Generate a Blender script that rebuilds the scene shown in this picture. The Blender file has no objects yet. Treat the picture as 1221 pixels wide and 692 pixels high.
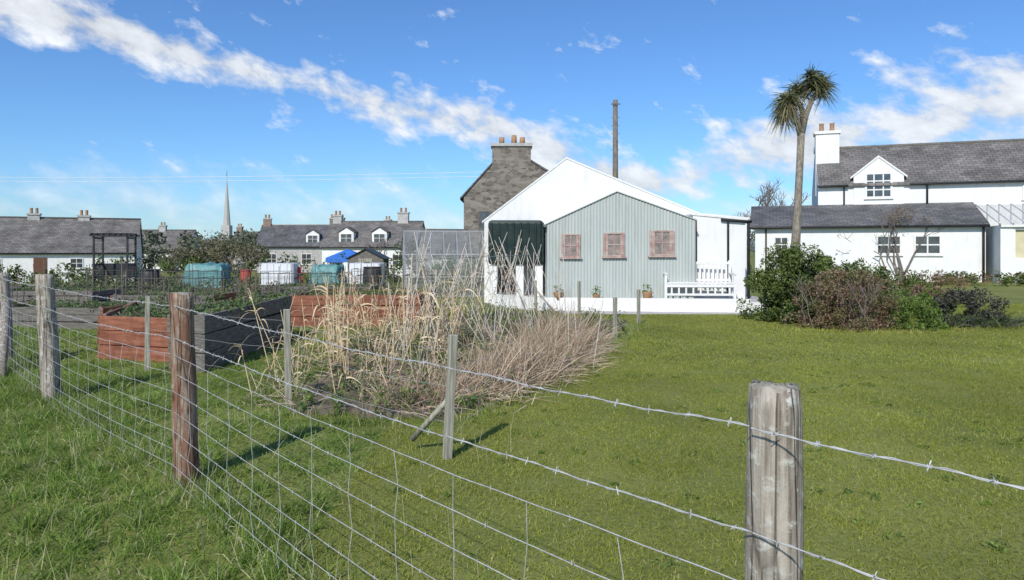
import bpy, math, random
import numpy as np
from mathutils import Vector, Matrix
from mathutils import noise as nz
random.seed(7); rng=np.random.default_rng(7)
S=bpy.context.scene
S.view_settings.view_transform='Standard'; S.view_settings.look='None'; S.view_settings.exposure=0
COL=S.collection

# ---------------------------------------------------------------- materials
def mat(name,c1,c2=None,scale=5,rough=.8,bump=0,bscale=None,metal=0,stretch=(1,1,1),coord='Object',detail=6,trans=0,lo=.35,hi=.65,spec=.3):
    m=bpy.data.materials.new(name); m.use_nodes=True; nt=m.node_tree; n=nt.nodes; l=nt.links
    b=n['Principled BSDF']; b.inputs['Roughness'].default_value=rough; b.inputs['Metallic'].default_value=metal
    b.inputs['Specular IOR Level'].default_value=spec
    if c2 is None: c2=tuple(x*.75 for x in c1)
    tc=n.new('ShaderNodeTexCoord'); mp=n.new('ShaderNodeMapping'); mp.inputs['Scale'].default_value=stretch
    if coord=='World':
        g=n.new('ShaderNodeNewGeometry'); l.new(g.outputs['Position'],mp.inputs['Vector'])
    else: l.new(tc.outputs[coord],mp.inputs['Vector'])
    no=n.new('ShaderNodeTexNoise'); no.inputs['Scale'].default_value=scale; no.inputs['Detail'].default_value=detail; no.inputs['Roughness'].default_value=.6
    l.new(mp.outputs[0],no.inputs['Vector'])
    r=n.new('ShaderNodeValToRGB'); r.color_ramp.elements[0].position=lo; r.color_ramp.elements[1].position=hi
    r.color_ramp.elements[0].color=(*c1,1); r.color_ramp.elements[1].color=(*c2,1)
    l.new(no.outputs['Fac'],r.inputs[0]); l.new(r.outputs[0],b.inputs['Base Color'])
    if bump:
        n2=n.new('ShaderNodeTexNoise'); n2.inputs['Scale'].default_value=bscale or scale*4; n2.inputs['Detail'].default_value=6
        l.new(mp.outputs[0],n2.inputs['Vector'])
        bp=n.new('ShaderNodeBump'); bp.inputs['Strength'].default_value=bump; bp.inputs['Distance'].default_value=.02
        l.new(n2.outputs['Fac'],bp.inputs['Height']); l.new(bp.outputs[0],b.inputs['Normal'])
    if trans:
        out=n['Material Output']; tr=n.new('ShaderNodeBsdfTranslucent'); mx=n.new('ShaderNodeMixShader'); mx.inputs[0].default_value=trans
        l.new(r.outputs[0],tr.inputs[0]); l.new(b.outputs[0],mx.inputs[1]); l.new(tr.outputs[0],mx.inputs[2]); l.new(mx.outputs[0],out.inputs[0])
    return m
def streaks(m,dark=(.62,.58,.52),lo=.52,hi=.75,sc=(1.6,1.6,.25),fac=.5):
    """rain streaks / grime multiplied into a wall colour"""
    nt=m.node_tree;n=nt.nodes;l=nt.links;b=n['Principled BSDF']; src=b.inputs['Base Color'].links[0].from_socket
    tc=n.new('ShaderNodeTexCoord'); mp=n.new('ShaderNodeMapping'); mp.inputs['Scale'].default_value=sc; l.new(tc.outputs['Object'],mp.inputs[0])
    no=n.new('ShaderNodeTexNoise'); no.inputs['Scale'].default_value=3; no.inputs['Detail'].default_value=9; no.inputs['Roughness'].default_value=.65; l.new(mp.outputs[0],no.inputs['Vector'])
    r=n.new('ShaderNodeValToRGB'); r.color_ramp.elements[0].position=lo; r.color_ramp.elements[1].position=hi; r.color_ramp.elements[0].color=(1,1,1,1); r.color_ramp.elements[1].color=(*dark,1); l.new(no.outputs['Fac'],r.inputs[0])
    mx=n.new('ShaderNodeMix'); mx.data_type='RGBA'; mx.blend_type='MULTIPLY'; mx.inputs[0].default_value=fac; l.new(src,mx.inputs[6]); l.new(r.outputs[0],mx.inputs[7]); l.new(mx.outputs[2],b.inputs['Base Color'])
def stonemat(name):
    m=mat(name,(.13,.115,.1),(.25,.22,.185),scale=3,bump=.5)
    nt=m.node_tree;n=nt.nodes;l=nt.links;b=n['Principled BSDF']
    tc=n.new('ShaderNodeTexCoord'); mp=n.new('ShaderNodeMapping'); mp.inputs['Scale'].default_value=(2.2,2.2,4.6)
    l.new(tc.outputs['Object'],mp.inputs[0])
    v=n.new('ShaderNodeTexVoronoi'); v.feature='F1'; v.inputs['Scale'].default_value=1.6; l.new(mp.outputs[0],v.inputs['Vector'])
    v2=n.new('ShaderNodeTexVoronoi'); v2.feature='DISTANCE_TO_EDGE'; v2.inputs['Scale'].default_value=1.6; l.new(mp.outputs[0],v2.inputs['Vector'])
    hs=n.new('ShaderNodeValToRGB'); e=hs.color_ramp.elements; e[0].color=(.10,.086,.07,1); e[1].color=(.26,.23,.19,1)
    sp=n.new('ShaderNodeSeparateColor'); l.new(v.outputs['Color'],sp.inputs[0]); l.new(sp.outputs[0],hs.inputs[0])
    r2=n.new('ShaderNodeValToRGB'); r2.color_ramp.elements[0].position=.0; r2.color_ramp.elements[1].position=.06
    l.new(v2.outputs['Distance'],r2.inputs[0])
    mx=n.new('ShaderNodeMix'); mx.data_type='RGBA'; l.new(r2.outputs[0],mx.inputs[0]); mx.inputs[6].default_value=(.24,.22,.19,1); l.new(hs.outputs[0],mx.inputs[7])
    l.new(mx.outputs[2],b.inputs['Base Color']); return m
def slatemat(name,c1,c2):
    m=mat(name,c1,c2,scale=1.2,rough=.6)
    nt=m.node_tree;n=nt.nodes;l=nt.links;b=n['Principled BSDF']
    tc=n.new('ShaderNodeTexCoord')
    br=n.new('ShaderNodeTexBrick'); br.inputs['Scale'].default_value=1.0
    br.inputs['Color1'].default_value=(*c1,1); br.inputs['Color2'].default_value=(*c2,1); br.inputs['Mortar'].default_value=(*(x*.45 for x in c1),1)
    br.inputs['Brick Width'].default_value=.33; br.inputs['Row Height'].default_value=.22; br.inputs['Mortar Size'].default_value=.012
    br.inputs['Bias'].default_value=0
    l.new(tc.outputs['UV'],br.inputs['Vector'])
    no=n.new('ShaderNodeTexNoise'); no.inputs['Scale'].default_value=.9; no.inputs['Detail'].default_value=8; l.new(tc.outputs['Object'],no.inputs['Vector'])
    mr=n.new('ShaderNodeMapRange'); mr.inputs[1].default_value=.3; mr.inputs[2].default_value=.7; mr.inputs[3].default_value=.7; mr.inputs[4].default_value=1.35; l.new(no.outputs['Fac'],mr.inputs[0])
    mx=n.new('ShaderNodeVectorMath'); mx.operation='SCALE'; l.new(br.outputs['Color'],mx.inputs[0]); l.new(mr.outputs[0],mx.inputs['Scale'])
    l.new(mx.outputs[0],b.inputs['Base Color'])
    bp=n.new('ShaderNodeBump'); bp.inputs['Strength'].default_value=.5; bp.inputs['Distance'].default_value=.02; l.new(br.outputs['Fac'],bp.inputs['Height']); bp.invert=True
    l.new(bp.outputs[0],b.inputs['Normal'])
    return m
def postmat(name,dark,light,lichen=(.42,.42,.36),lam=.55,rust=None):
    m=mat(name,dark,light,scale=1,rough=.9)
    nt=m.node_tree;n=nt.nodes;l=nt.links;b=n['Principled BSDF']
    tc=n.new('ShaderNodeTexCoord'); mp=n.new('ShaderNodeMapping'); mp.inputs['Scale'].default_value=(70,70,3.5); l.new(tc.outputs['Object'],mp.inputs[0])
    a=n.new('ShaderNodeTexNoise'); a.inputs['Scale'].default_value=1; a.inputs['Detail'].default_value=8; a.inputs['Roughness'].default_value=.65; l.new(mp.outputs[0],a.inputs['Vector'])
    r=n.new('ShaderNodeValToRGB'); r.color_ramp.elements[0].position=.34; r.color_ramp.elements[1].position=.6
    r.color_ramp.elements[0].color=(*dark,1); r.color_ramp.elements[1].color=(*light,1); l.new(a.outputs['Fac'],r.inputs[0])
    c=n.new('ShaderNodeTexNoise'); c.inputs['Scale'].default_value=22; c.inputs['Detail'].default_value=9; c.inputs['Roughness'].default_value=.7; l.new(tc.outputs['Object'],c.inputs['Vector'])
    r2=n.new('ShaderNodeValToRGB'); r2.color_ramp.elements[0].position=lam; r2.color_ramp.elements[1].position=lam+.08; l.new(c.outputs['Fac'],r2.inputs[0])
    mx=n.new('ShaderNodeMix'); mx.data_type='RGBA'; l.new(r2.outputs[0],mx.inputs[0]); l.new(r.outputs[0],mx.inputs[6]); mx.inputs[7].default_value=(*lichen,1)
    src=mx.outputs[2]
    if rust:
        d=n.new('ShaderNodeTexNoise'); d.inputs['Scale'].default_value=3; d.inputs['Detail'].default_value=7; d.inputs['Roughness'].default_value=.7
        mp2=n.new('ShaderNodeMapping'); mp2.inputs['Scale'].default_value=(5,5,1.2); l.new(tc.outputs['Object'],mp2.inputs[0]); l.new(mp2.outputs[0],d.inputs['Vector'])
        r3=n.new('ShaderNodeValToRGB'); r3.color_ramp.elements[0].position=.45; r3.color_ramp.elements[1].position=.56; l.new(d.outputs['Fac'],r3.inputs[0])
        m2=n.new('ShaderNodeMix'); m2.data_type='RGBA'; l.new(r3.outputs[0],m2.inputs[0]); l.new(src,m2.inputs[6]); m2.inputs[7].default_value=(*rust,1); src=m2.outputs[2]
    mp3=n.new('ShaderNodeMapping'); mp3.inputs['Scale'].default_value=(26,26,1.3); l.new(tc.outputs['Object'],mp3.inputs[0])
    vv=n.new('ShaderNodeTexVoronoi'); vv.feature='DISTANCE_TO_EDGE'; vv.inputs['Scale'].default_value=1; l.new(mp3.outputs[0],vv.inputs['Vector'])
    r4=n.new('ShaderNodeValToRGB'); r4.color_ramp.elements[0].position=0; r4.color_ramp.elements[1].position=.05; r4.color_ramp.elements[0].color=(.25,.22,.2,1); l.new(vv.outputs['Distance'],r4.inputs[0])
    m3=n.new('ShaderNodeMix'); m3.data_type='RGBA'; m3.blend_type='MULTIPLY'; m3.inputs[0].default_value=.7; l.new(src,m3.inputs[6]); l.new(r4.outputs[0],m3.inputs[7])
    # knots
    mp4=n.new('ShaderNodeMapping'); mp4.inputs['Scale'].default_value=(9,9,5); l.new(tc.outputs['Object'],mp4.inputs[0])
    vk=n.new('ShaderNodeTexVoronoi'); vk.inputs['Scale'].default_value=1; l.new(mp4.outputs[0],vk.inputs['Vector'])
    r5=n.new('ShaderNodeValToRGB'); r5.color_ramp.elements[0].position=.10; r5.color_ramp.elements[1].position=.2; r5.color_ramp.elements[0].color=(.35,.27,.2,1); l.new(vk.outputs['Distance'],r5.inputs[0])
    m4=n.new('ShaderNodeMix'); m4.data_type='RGBA'; m4.blend_type='MULTIPLY'; m4.inputs[0].default_value=.8; l.new(m3.outputs[2],m4.inputs[6]); l.new(r5.outputs[0],m4.inputs[7])
    l.new(m4.outputs[2],b.inputs['Base Color'])
    ad=n.new('ShaderNodeMath'); ad.operation='ADD'; l.new(a.outputs['Fac'],ad.inputs[0]); l.new(c.outputs['Fac'],ad.inputs[1])
    ad2=n.new('ShaderNodeMath'); ad2.operation='ADD'; l.new(ad.outputs[0],ad2.inputs[0]); l.new(r4.outputs[0],ad2.inputs[1])
    bp=n.new('ShaderNodeBump'); bp.inputs['Strength'].default_value=.9; bp.inputs['Distance'].default_value=.006; l.new(ad2.outputs[0],bp.inputs['Height']); l.new(bp.outputs[0],b.inputs['Normal'])
    return m

M={}
M['white']=mat('white_render',(.82,.82,.80),(.72,.72,.69),scale=1.5,bump=.15,bscale=40,lo=.3,hi=.8); streaks(M['white'],fac=.35)
M['whitepaint']=mat('white_paint',(.80,.80,.78),(.70,.69,.65),scale=9,rough=.6)
M['cream']=mat('cream_paint',(.62,.56,.36),(.55,.5,.33),scale=4)
M['slate']=slatemat('slate_roof',(.09,.09,.092),(.15,.145,.143))
M['slate2']=slatemat('slate_roof_weathered',(.125,.12,.11),(.2,.18,.165))
M['stone']=stonemat('rubble_stone')
M['black']=mat('black_paint',(.02,.021,.023),(.04,.04,.042),rough=.5)
M['tank']=mat('dark_plastic',(.010,.024,.022),(.025,.04,.035),rough=.45)
M['brown']=mat('brown_pipe',(.12,.06,.04),(.16,.08,.05))
M['corr']=mat('corrugated_steel_paint',(.40,.445,.42),(.47,.50,.465),scale=1.2,rough=.6,stretch=(6,6,.6),lo=.3,hi=.7); streaks(M['corr'],dark=(.72,.64,.55),sc=(4,4,.35),fac=.6)
M['pink']=mat('faded_red_frame',(.36,.21,.18),(.50,.42,.37),scale=9)
M['glass']=mat('window_glass',(.03,.035,.04),(.09,.1,.11),scale=2,rough=.08,spec=.8)
M['glassp']=mat('dusty_window',(.16,.145,.13),(.36,.29,.26),scale=6,rough=.3)
M['clay']=mat('clay_pot',(.42,.24,.13),(.3,.18,.1),scale=8)
M['brick']=mat('brick_stack',(.22,.15,.11),(.3,.22,.17),scale=6)
M['redwood']=mat('red_stained_boards',(.19,.065,.036),(.36,.15,.09),scale=2.2,stretch=(1,1,10),rough=.75,bump=.3); streaks(M['redwood'],dark=(.45,.45,.45),lo=.45,hi=.7,sc=(2,2,1),fac=.8)
M['greywood']=mat('weathered_shaded_boards',(.09,.085,.075),(.22,.2,.175),scale=3,stretch=(2,2,14),bump=.4)  # worn grey wood; also paints the shade on two raised beds
M['oldwood']=mat('garden_post_wood',(.20,.19,.14),(.42,.4,.33),scale=1,stretch=(50,50,4),bump=.4,bscale=1)
M['post']=postmat('fence_post_wood',(.15,.12,.09),(.46,.41,.34),lichen=(.53,.52,.46),lam=.54)
M['postr']=postmat('fence_post_bark',(.13,.08,.055),(.38,.30,.23),lichen=(.44,.4,.34),lam=.58,rust=(.21,.11,.07))
M['cut']=mat('sawn_end_grain',(.22,.19,.14),(.42,.39,.32),scale=30,bump=.6)
M['wire']=mat('galvanised_wire',(.62,.62,.62),(.40,.39,.38),scale=30,rough=.5,metal=.25)
M['soil']=mat('soil',(.075,.058,.04),(.19,.155,.115),scale=6,bump=1,bscale=22,rough=.95)
M['path']=mat('gravel_path',(.19,.17,.145),(.30,.28,.24),scale=18,bump=.6)
M['conc']=mat('concrete',(.36,.35,.33),(.5,.49,.46),scale=3,bump=.2)
M['teal']=mat('teal_tarpaulin',(.08,.22,.22),(.16,.33,.32),scale=4,rough=.5,bump=.6,bscale=5)
M['blue']=mat('blue_tarpaulin',(.03,.13,.45),(.06,.2,.6),scale=4,rough=.5)
M['red']=mat('red_plastic',(.42,.05,.04),(.5,.08,.06))
M['yellow']=mat('yellow_plastic',(.5,.38,.08),(.45,.33,.08))
M['plastic']=mat('white_plastic',(.74,.76,.76),(.64,.66,.66),scale=2,rough=.4)
M['alu']=mat('aluminium_frame',(.46,.47,.47),(.36,.37,.37),rough=.4,metal=.4)
M['cane']=mat('bamboo_cane',(.42,.38,.31),(.6,.56,.49),scale=6)
M['bark']=mat('bark',(.12,.10,.08),(.22,.19,.155),scale=3,stretch=(4,4,1),bump=.8)
M['bark2']=mat('cabbage_palm_bark',(.15,.125,.095),(.34,.30,.24),scale=3,stretch=(5,5,2),bump=1)
M['twig']=mat('twigs',(.13,.105,.09),(.2,.165,.14))
M['stakes']=mat('dark_stakes',(.07,.06,.05),(.16,.14,.115),scale=4)
M['net']=mat('garden_netting',(.05,.07,.05),(.09,.11,.09))
g=bpy.data.materials.new('greenhouse_glass'); g.use_nodes=True; nt=g.node_tree
b=nt.nodes['Principled BSDF']; b.inputs['Base Color'].default_value=(.40,.42,.41,1); b.inputs['Roughness'].default_value=.15
tr=nt.nodes.new('ShaderNodeBsdfTransparent'); mx=nt.nodes.new('ShaderNodeMixShader')
no=nt.nodes.new('ShaderNodeTexNoise'); no.inputs['Scale'].default_value=1.5; mr=nt.nodes.new('ShaderNodeMapRange'); mr.inputs[3].default_value=.6; mr.inputs[4].default_value=.9
tc=nt.nodes.new('ShaderNodeTexCoord'); nt.links.new(tc.outputs['Object'],no.inputs['Vector']); nt.links.new(no.outputs['Fac'],mr.inputs[0]); nt.links.new(mr.outputs[0],mx.inputs[0])
nt.links.new(b.outputs[0],mx.inputs[1]); nt.links.new(tr.outputs[0],mx.inputs[2]); nt.links.new(mx.outputs[0],nt.nodes['Material Output'].inputs[0]); M['ghglass']=g

def greens(prefix,cols,trans=.25,scale=.7,k=1.35):
    return [mat(f'{prefix}_{i}',c,tuple(x*k for x in c),scale=scale,rough=.65,coord='World',trans=trans,spec=.25) for i,c in enumerate(cols)]
LAWN=greens('lawn_blade',[(.255,.285,.045),(.30,.32,.07),(.21,.245,.035),(.40,.36,.15)],.45,.5,1.45)
ROUGH=greens('rough_grass_blade',[(.17,.255,.045),(.24,.33,.08),(.12,.19,.03),(.46,.43,.24)],.45,1.2,1.4)
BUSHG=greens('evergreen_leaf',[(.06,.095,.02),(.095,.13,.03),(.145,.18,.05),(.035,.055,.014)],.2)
BUSHR=greens('russet_leaf',[(.155,.095,.06),(.22,.14,.09),(.13,.13,.05),(.27,.20,.13)],.25)
BUSHL=greens('light_leaf',[(.12,.18,.035),(.18,.25,.06),(.07,.12,.025)],.3)
BUSHD=greens('dark_leaf',[(.05,.05,.042),(.085,.08,.06),(.07,.085,.042)],.1)
TREEB=greens('olive_tree_leaf',[(.13,.135,.065),(.18,.175,.095),(.09,.095,.05),(.2,.175,.11)],.2,.2)
DRY=greens('dry_stalk',[(.43,.32,.22),(.55,.44,.32),(.29,.21,.14),(.48,.42,.32)],.2)
DRYP=greens('dry_corn_stalk',[(.52,.41,.25),(.62,.52,.35),(.35,.26,.165)],.2)
PALM=greens('palm_leaf',[(.10,.11,.045),(.15,.155,.07),(.065,.07,.03),(.23,.19,.12)],.2)
VEG=greens('vegetable_leaf',[(.08,.13,.04),(.12,.18,.055),(.05,.085,.035),(.15,.15,.085)],.2)
FAR=greens('distant_leaf',[(.10,.12,.08),(.14,.15,.10),(.08,.095,.065)],.1,.1)

# ---------------------------------------------------------------- helpers
def empty(name,loc=(0,0,0),rz=0,parent=None):
    o=bpy.data.objects.new(name,None); o.location=loc; o.rotation_euler=(0,0,rz); COL.objects.link(o)
    if parent: o.parent=parent
    return o
def mesh(name,v,f,mats,parent=None,loc=(0,0,0),rot=(0,0,0),idx=None,smooth=False,bevel=0):
    me=bpy.data.meshes.new(name); me.from_pydata([tuple(p) for p in v],[],[tuple(q) for q in f])
    if not isinstance(mats,(list,tuple)): mats=[mats]
    for m in mats: me.materials.append(m)
    if idx is not None: me.polygons.foreach_set('material_index',np.asarray(idx,dtype=np.int32))
    if smooth: me.polygons.foreach_set('use_smooth',[True]*len(me.polygons))
    me.update(); o=bpy.data.objects.new(name,me); COL.objects.link(o); o.location=loc; o.rotation_euler=rot
    if parent: o.parent=parent
    if bevel:
        md=o.modifiers.new('b','BEVEL'); md.width=bevel; md.segments=2; md.limit_method='ANGLE'
    return o
BF=[(0,3,2,1),(4,5,6,7),(0,1,5,4),(1,2,6,5),(2,3,7,6),(3,0,4,7)]
def boxv(x0,x1,y0,y1,z0,z1): return [(x0,y0,z0),(x1,y0,z0),(x1,y1,z0),(x0,y1,z0),(x0,y0,z1),(x1,y0,z1),(x1,y1,z1),(x0,y1,z1)]
def box(name,x0,x1,y0,y1,z0,z1,m,parent=None,bevel=0,**k): return mesh(name,boxv(x0,x1,y0,y1,z0,z1),BF,m,parent,bevel=bevel,**k)
def boxes(name,lst,m,parent=None,bevel=0,**k):
    v=[];f=[]
    for b in lst:
        o=len(v); v+=boxv(*b); f+=[tuple(i+o for i in q) for q in BF]
    return mesh(name,v,f,m,parent,bevel=bevel,**k)
def prism(name,poly,y0,y1,m,parent=None,**k):
    n=len(poly); v=[(x,y0,z) for x,z in poly]+[(x,y1,z) for x,z in poly]
    f=[tuple(range(n)),tuple(range(2*n-1,n-1,-1))]+[(i,i+n,(i+1)%n+n,(i+1)%n) for i in range(n)]
    return mesh(name,v,f,m,parent,**k)
def tube(name,pts,rads,m,parent=None,seg=8,smooth=True,cap=True,**k):
    v=[];f=[]; pts=[Vector(p) for p in pts]
    for i,p in enumerate(pts):
        d=(pts[min(i+1,len(pts)-1)]-pts[max(i-1,0)]).normalized()
        a=d.orthogonal().normalized() if abs(d.z)<.9 else Vector((1,0,0)); a=(a-d*a.dot(d)).normalized(); b=d.cross(a)
        for j in range(seg):
            t=2*math.pi*j/seg; v.append(p+(a*math.cos(t)+b*math.sin(t))*rads[i])
    for i in range(len(pts)-1):
        for j in range(seg): f.append((i*seg+j,i*seg+(j+1)%seg,(i+1)*seg+(j+1)%seg,(i+1)*seg+j))
    if cap: f.append(tuple(range((len(pts)-1)*seg,len(pts)*seg))); f.append(tuple(range(seg-1,-1,-1)))
    return mesh(name,v,f,m,parent,smooth=smooth,**k)
def tubes(name,segs,m,parent=None,seg=5,smooth=True):
    v=[];f=[]
    for p0,p1,r0,r1 in segs:
        p0=Vector(p0);p1=Vector(p1);d=(p1-p0).normalized(); a=d.orthogonal().normalized(); b=d.cross(a); o=len(v)
        for p,r in((p0,r0),(p1,r1)):
            for j in range(seg):
                t=2*math.pi*j/seg; v.append(p+(a*math.cos(t)+b*math.sin(t))*r)
        for j in range(seg): f.append((o+j,o+(j+1)%seg,o+seg+(j+1)%seg,o+seg+j))
        f.append(tuple(range(o+seg,o+2*seg)))
    return mesh(name,v,f,m,parent,smooth=smooth)
def curves(name,lines,r,m,parent=None):
    c=bpy.data.curves.new(name,'CURVE'); c.dimensions='3D'; c.bevel_depth=r; c.bevel_resolution=1
    for L in lines:
        s=c.splines.new('POLY'); s.points.add(len(L)-1)
        for i,p in enumerate(L): s.points[i].co=(*p,1)
    c.materials.append(m); o=bpy.data.objects.new(name,c); COL.objects.link(o)
    if parent:o.parent=parent
    return o
def strips_mesh(name,base,a,L,W,droop,mats,idx,K=3):
    N=len(base); base=np.asarray(base,float); a=np.asarray(a,float); a/=np.linalg.norm(a,axis=1)[:,None]
    r=rng.normal(size=(N,3)); side=np.cross(a,r); side/=np.linalg.norm(side,axis=1)[:,None]+1e-9
    V=np.zeros((N,2*K+1,3))
    for k in range(K+1):
        t=k/K; p=base+a*(L*t)[:,None]; p[:,2]-=droop*L*t*t
        w=(W*.5*(1-.75*t**1.5))[:,None]
        if k<K: V[:,2*k]=p-side*w; V[:,2*k+1]=p+side*w
        else: V[:,2*k]=p
    nv=2*K+1; pat=[]
    for k in range(K-1): pat.append([2*k,2*k+1,2*k+3,2*k+2])
    pat.append([2*K-2,2*K-1,2*K])
    flat=np.concatenate([np.array(q) for q in pat]); sizes=np.array([len(q) for q in pat])
    allloops=(flat[None,:]+ (np.arange(N)*nv)[:,None]).ravel()
    allsizes=np.tile(sizes,N); st=np.concatenate([[0],np.cumsum(allsizes)[:-1]])
    me=bpy.data.meshes.new(name); me.vertices.add(N*nv); me.vertices.foreach_set('co',V.ravel())
    me.loops.add(len(allloops)); me.loops.foreach_set('vertex_index',allloops.astype(np.int32))
    me.polygons.add(len(allsizes)); me.polygons.foreach_set('loop_start',st.astype(np.int32)); me.polygons.foreach_set('loop_total',allsizes.astype(np.int32))
    for m in mats: me.materials.append(m)
    me.polygons.foreach_set('material_index',np.repeat(idx,K).astype(np.int32))
    me.update(); me.validate(); return me
def link(name,me,parent=None,loc=(0,0,0),rz=0,sc=1):
    o=bpy.data.objects.new(name,me); COL.objects.link(o); o.location=loc; o.rotation_euler=(0,0,rz)
    if parent:o.parent=parent
    return o
def leaves(name,clumps,n,leaf,mats,parent=None,flat=1.0):
    P=[];I=[]
    for c in clumps:
        cx,cy,cz,r=c[:4]; tone=c[4] if len(c)>4 else rng.integers(len(mats))
        d=rng.normal(size=(n,3)); d/=np.linalg.norm(d,axis=1)[:,None]
        p=d*(r*rng.uniform(.35,1.12,n)**.6)[:,None]; p[:,2]*=flat
        P.append(p+np.array([cx,cy,cz])); t=np.where(rng.random(n)<.6,tone%len(mats),rng.integers(0,len(mats),n)); I.append(t)
    P=np.concatenate(P);I=np.concatenate(I);N=len(P)
    u=rng.normal(size=(N,3));u/=np.linalg.norm(u,axis=1)[:,None]; w=np.cross(u,rng.normal(size=(N,3))); w/=np.linalg.norm(w,axis=1)[:,None]
    s=(leaf*rng.uniform(.6,1.4,N))[:,None]
    V=np.stack([P-u*s,P+w*s*.45,P+u*s,P-w*s*.45],1).reshape(-1,3)
    me=bpy.data.meshes.new(name); me.vertices.add(4*N); me.vertices.foreach_set('co',V.ravel())
    me.loops.add(4*N); me.loops.foreach_set('vertex_index',np.arange(4*N,dtype=np.int32)); me.polygons.add(N)
    me.polygons.foreach_set('loop_start',np.arange(0,4*N,4,dtype=np.int32)); me.polygons.foreach_set('loop_total',np.full(N,4,dtype=np.int32))
    for m in mats: me.materials.append(m)
    me.polygons.foreach_set('material_index',I.astype(np.int32)); me.update(); me.validate()
    return link(name,me,parent)
def bushclumps(cx,cy,z0,rx,ry,h,n,r,tones=4):
    out=[]
    for _ in range(n):
        th=random.uniform(0,2*math.pi); u=random.uniform(0,1); k=random.uniform(.45,1)
        z=h*u; e=math.sqrt(max(0,1-(u*.93)**2.4))*(1+.12*math.sin(th*3+cx)+.08*math.sin(th*5+u*4))
        out.append((cx+rx*e*k*math.cos(th),cy+ry*e*k*math.sin(th),z0+max(z-r*.6,r*.5),r*random.uniform(.5,1.3),random.randrange(tones)))
    return out
def branches(start,direc,length,rad,depth,out,spread=.6,tips=None,up=.15):
    p=Vector(start); d=Vector(direc).normalized(); n=3
    for i in range(n):
        q=p+d*length/n; out.append((tuple(p),tuple(q),rad*(1-.25*i/n),rad*(1-.25*(i+1)/n))); p=q
        d=(d+Vector((random.gauss(0,.12),random.gauss(0,.12),random.gauss(0,.08)+.03))).normalized()
    if depth==0:
        if tips is not None: tips.append(tuple(p))
        return
    for _ in range(random.choice((2,3,3))):
        nd=(d+Vector((random.gauss(0,spread),random.gauss(0,spread),random.gauss(0,spread*.5)+up))).normalized()
        branches(p,nd,length*random.uniform(.62,.82),rad*.62,depth-1,out,spread,tips,up)

def sm(t): t=min(1,max(0,t)); return t*t*(3-2*t)
def H(x,y): 
    l=1-sm((x-1)/9)
    return -1.3*sm((y-24)/36)*l-1.0*sm((y-75)/80)*l
# ---------------------------------------------------------------- ground
xs=np.unique(np.concatenate([np.linspace(-2500,-200,12),np.linspace(-200,-30,18),np.linspace(-30,40,71),np.linspace(40,200,17),np.linspace(200,2500,12)]))
ys=np.unique(np.concatenate([np.linspace(-300,-10,8),np.linspace(-10,70,81),np.linspace(70,300,24),np.linspace(300,4000,14)]))
v=[(x,y,H(x,y)) for y in ys for x in xs]; nx=len(xs)
f=[(j*nx+i,j*nx+i+1,(j+1)*nx+i+1,(j+1)*nx+i) for j in range(len(ys)-1) for i in range(nx-1)]
gm=mat('grass_ground',(.125,.145,.03),(.215,.225,.06),scale=.6,coord='World',rough=.95,bump=.8,bscale=25,detail=10)
mesh('ground',v,f,gm,smooth=True)
def sheet(name,pts,z,m,parent=None):
    return mesh(name,[(x,y,H(x,y)+z) for x,y in pts],[tuple(range(len(pts)))],m,parent)
def pin(x,y,pts):
    c=False;n=len(pts);j=n-1
    for i in range(n):
        xi,yi=pts[i];xj,yj=pts[j]
        if (yi>y)!=(yj>y) and x<(xj-xi)*(y-yi)/(yj-yi)+xi: c=not c
        j=i
    return c
def plot(name,pts,z,m,step=.2,amp=.03):
    x0=min(p[0] for p in pts);x1=max(p[0] for p in pts);y0=min(p[1] for p in pts);y1=max(p[1] for p in pts)
    vi={};v=[];f=[];cnt={}
    def gv(i,j):
        if (i,j) not in vi:
            x=x0+i*step+random.uniform(-.3,.3)*step;y=y0+j*step+random.uniform(-.3,.3)*step
            vi[(i,j)]=len(v); v.append([x,y,H(x,y)+z+amp*(1+nz.noise(Vector((x*2.3,y*2.3,0)))+.6*nz.noise(Vector((x*6,y*6,3))))])
        k=vi[(i,j)]; cnt[k]=cnt.get(k,0)+1; return k
    for i in range(int((x1-x0)/step)+1):
        for j in range(int((y1-y0)/step)+1):
            if pin(x0+(i+.5)*step,y0+(j+.5)*step,pts): f.append((gv(i,j),gv(i+1,j),gv(i+1,j+1),gv(i,j+1)))
    for k,c in cnt.items():
        if c<4: v[k][2]=H(v[k][0],v[k][1])-.03
    return mesh(name,v,f,m,smooth=True)
PA=[(-2.15,6.3),(-.5,5.9),(.75,8.6),(2.4,14.0),(-.2,16.6),(-2.4,12.6)]
plot('vegetable_plot_soil',PA,.01,M['soil'],step=.14,amp=.03)
plot('allotment_soil',[(-16,17),(-5.5,15),(-1.6,17.5),(-3,24),(-9,30),(-22,30)],.005,M['soil'],step=.5,amp=.04)
sheet('allotment_path',[(-12,14.2),(-5.2,12.9),(-5.0,13.6),(-12,15.1)],.02,M['path'])

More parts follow.
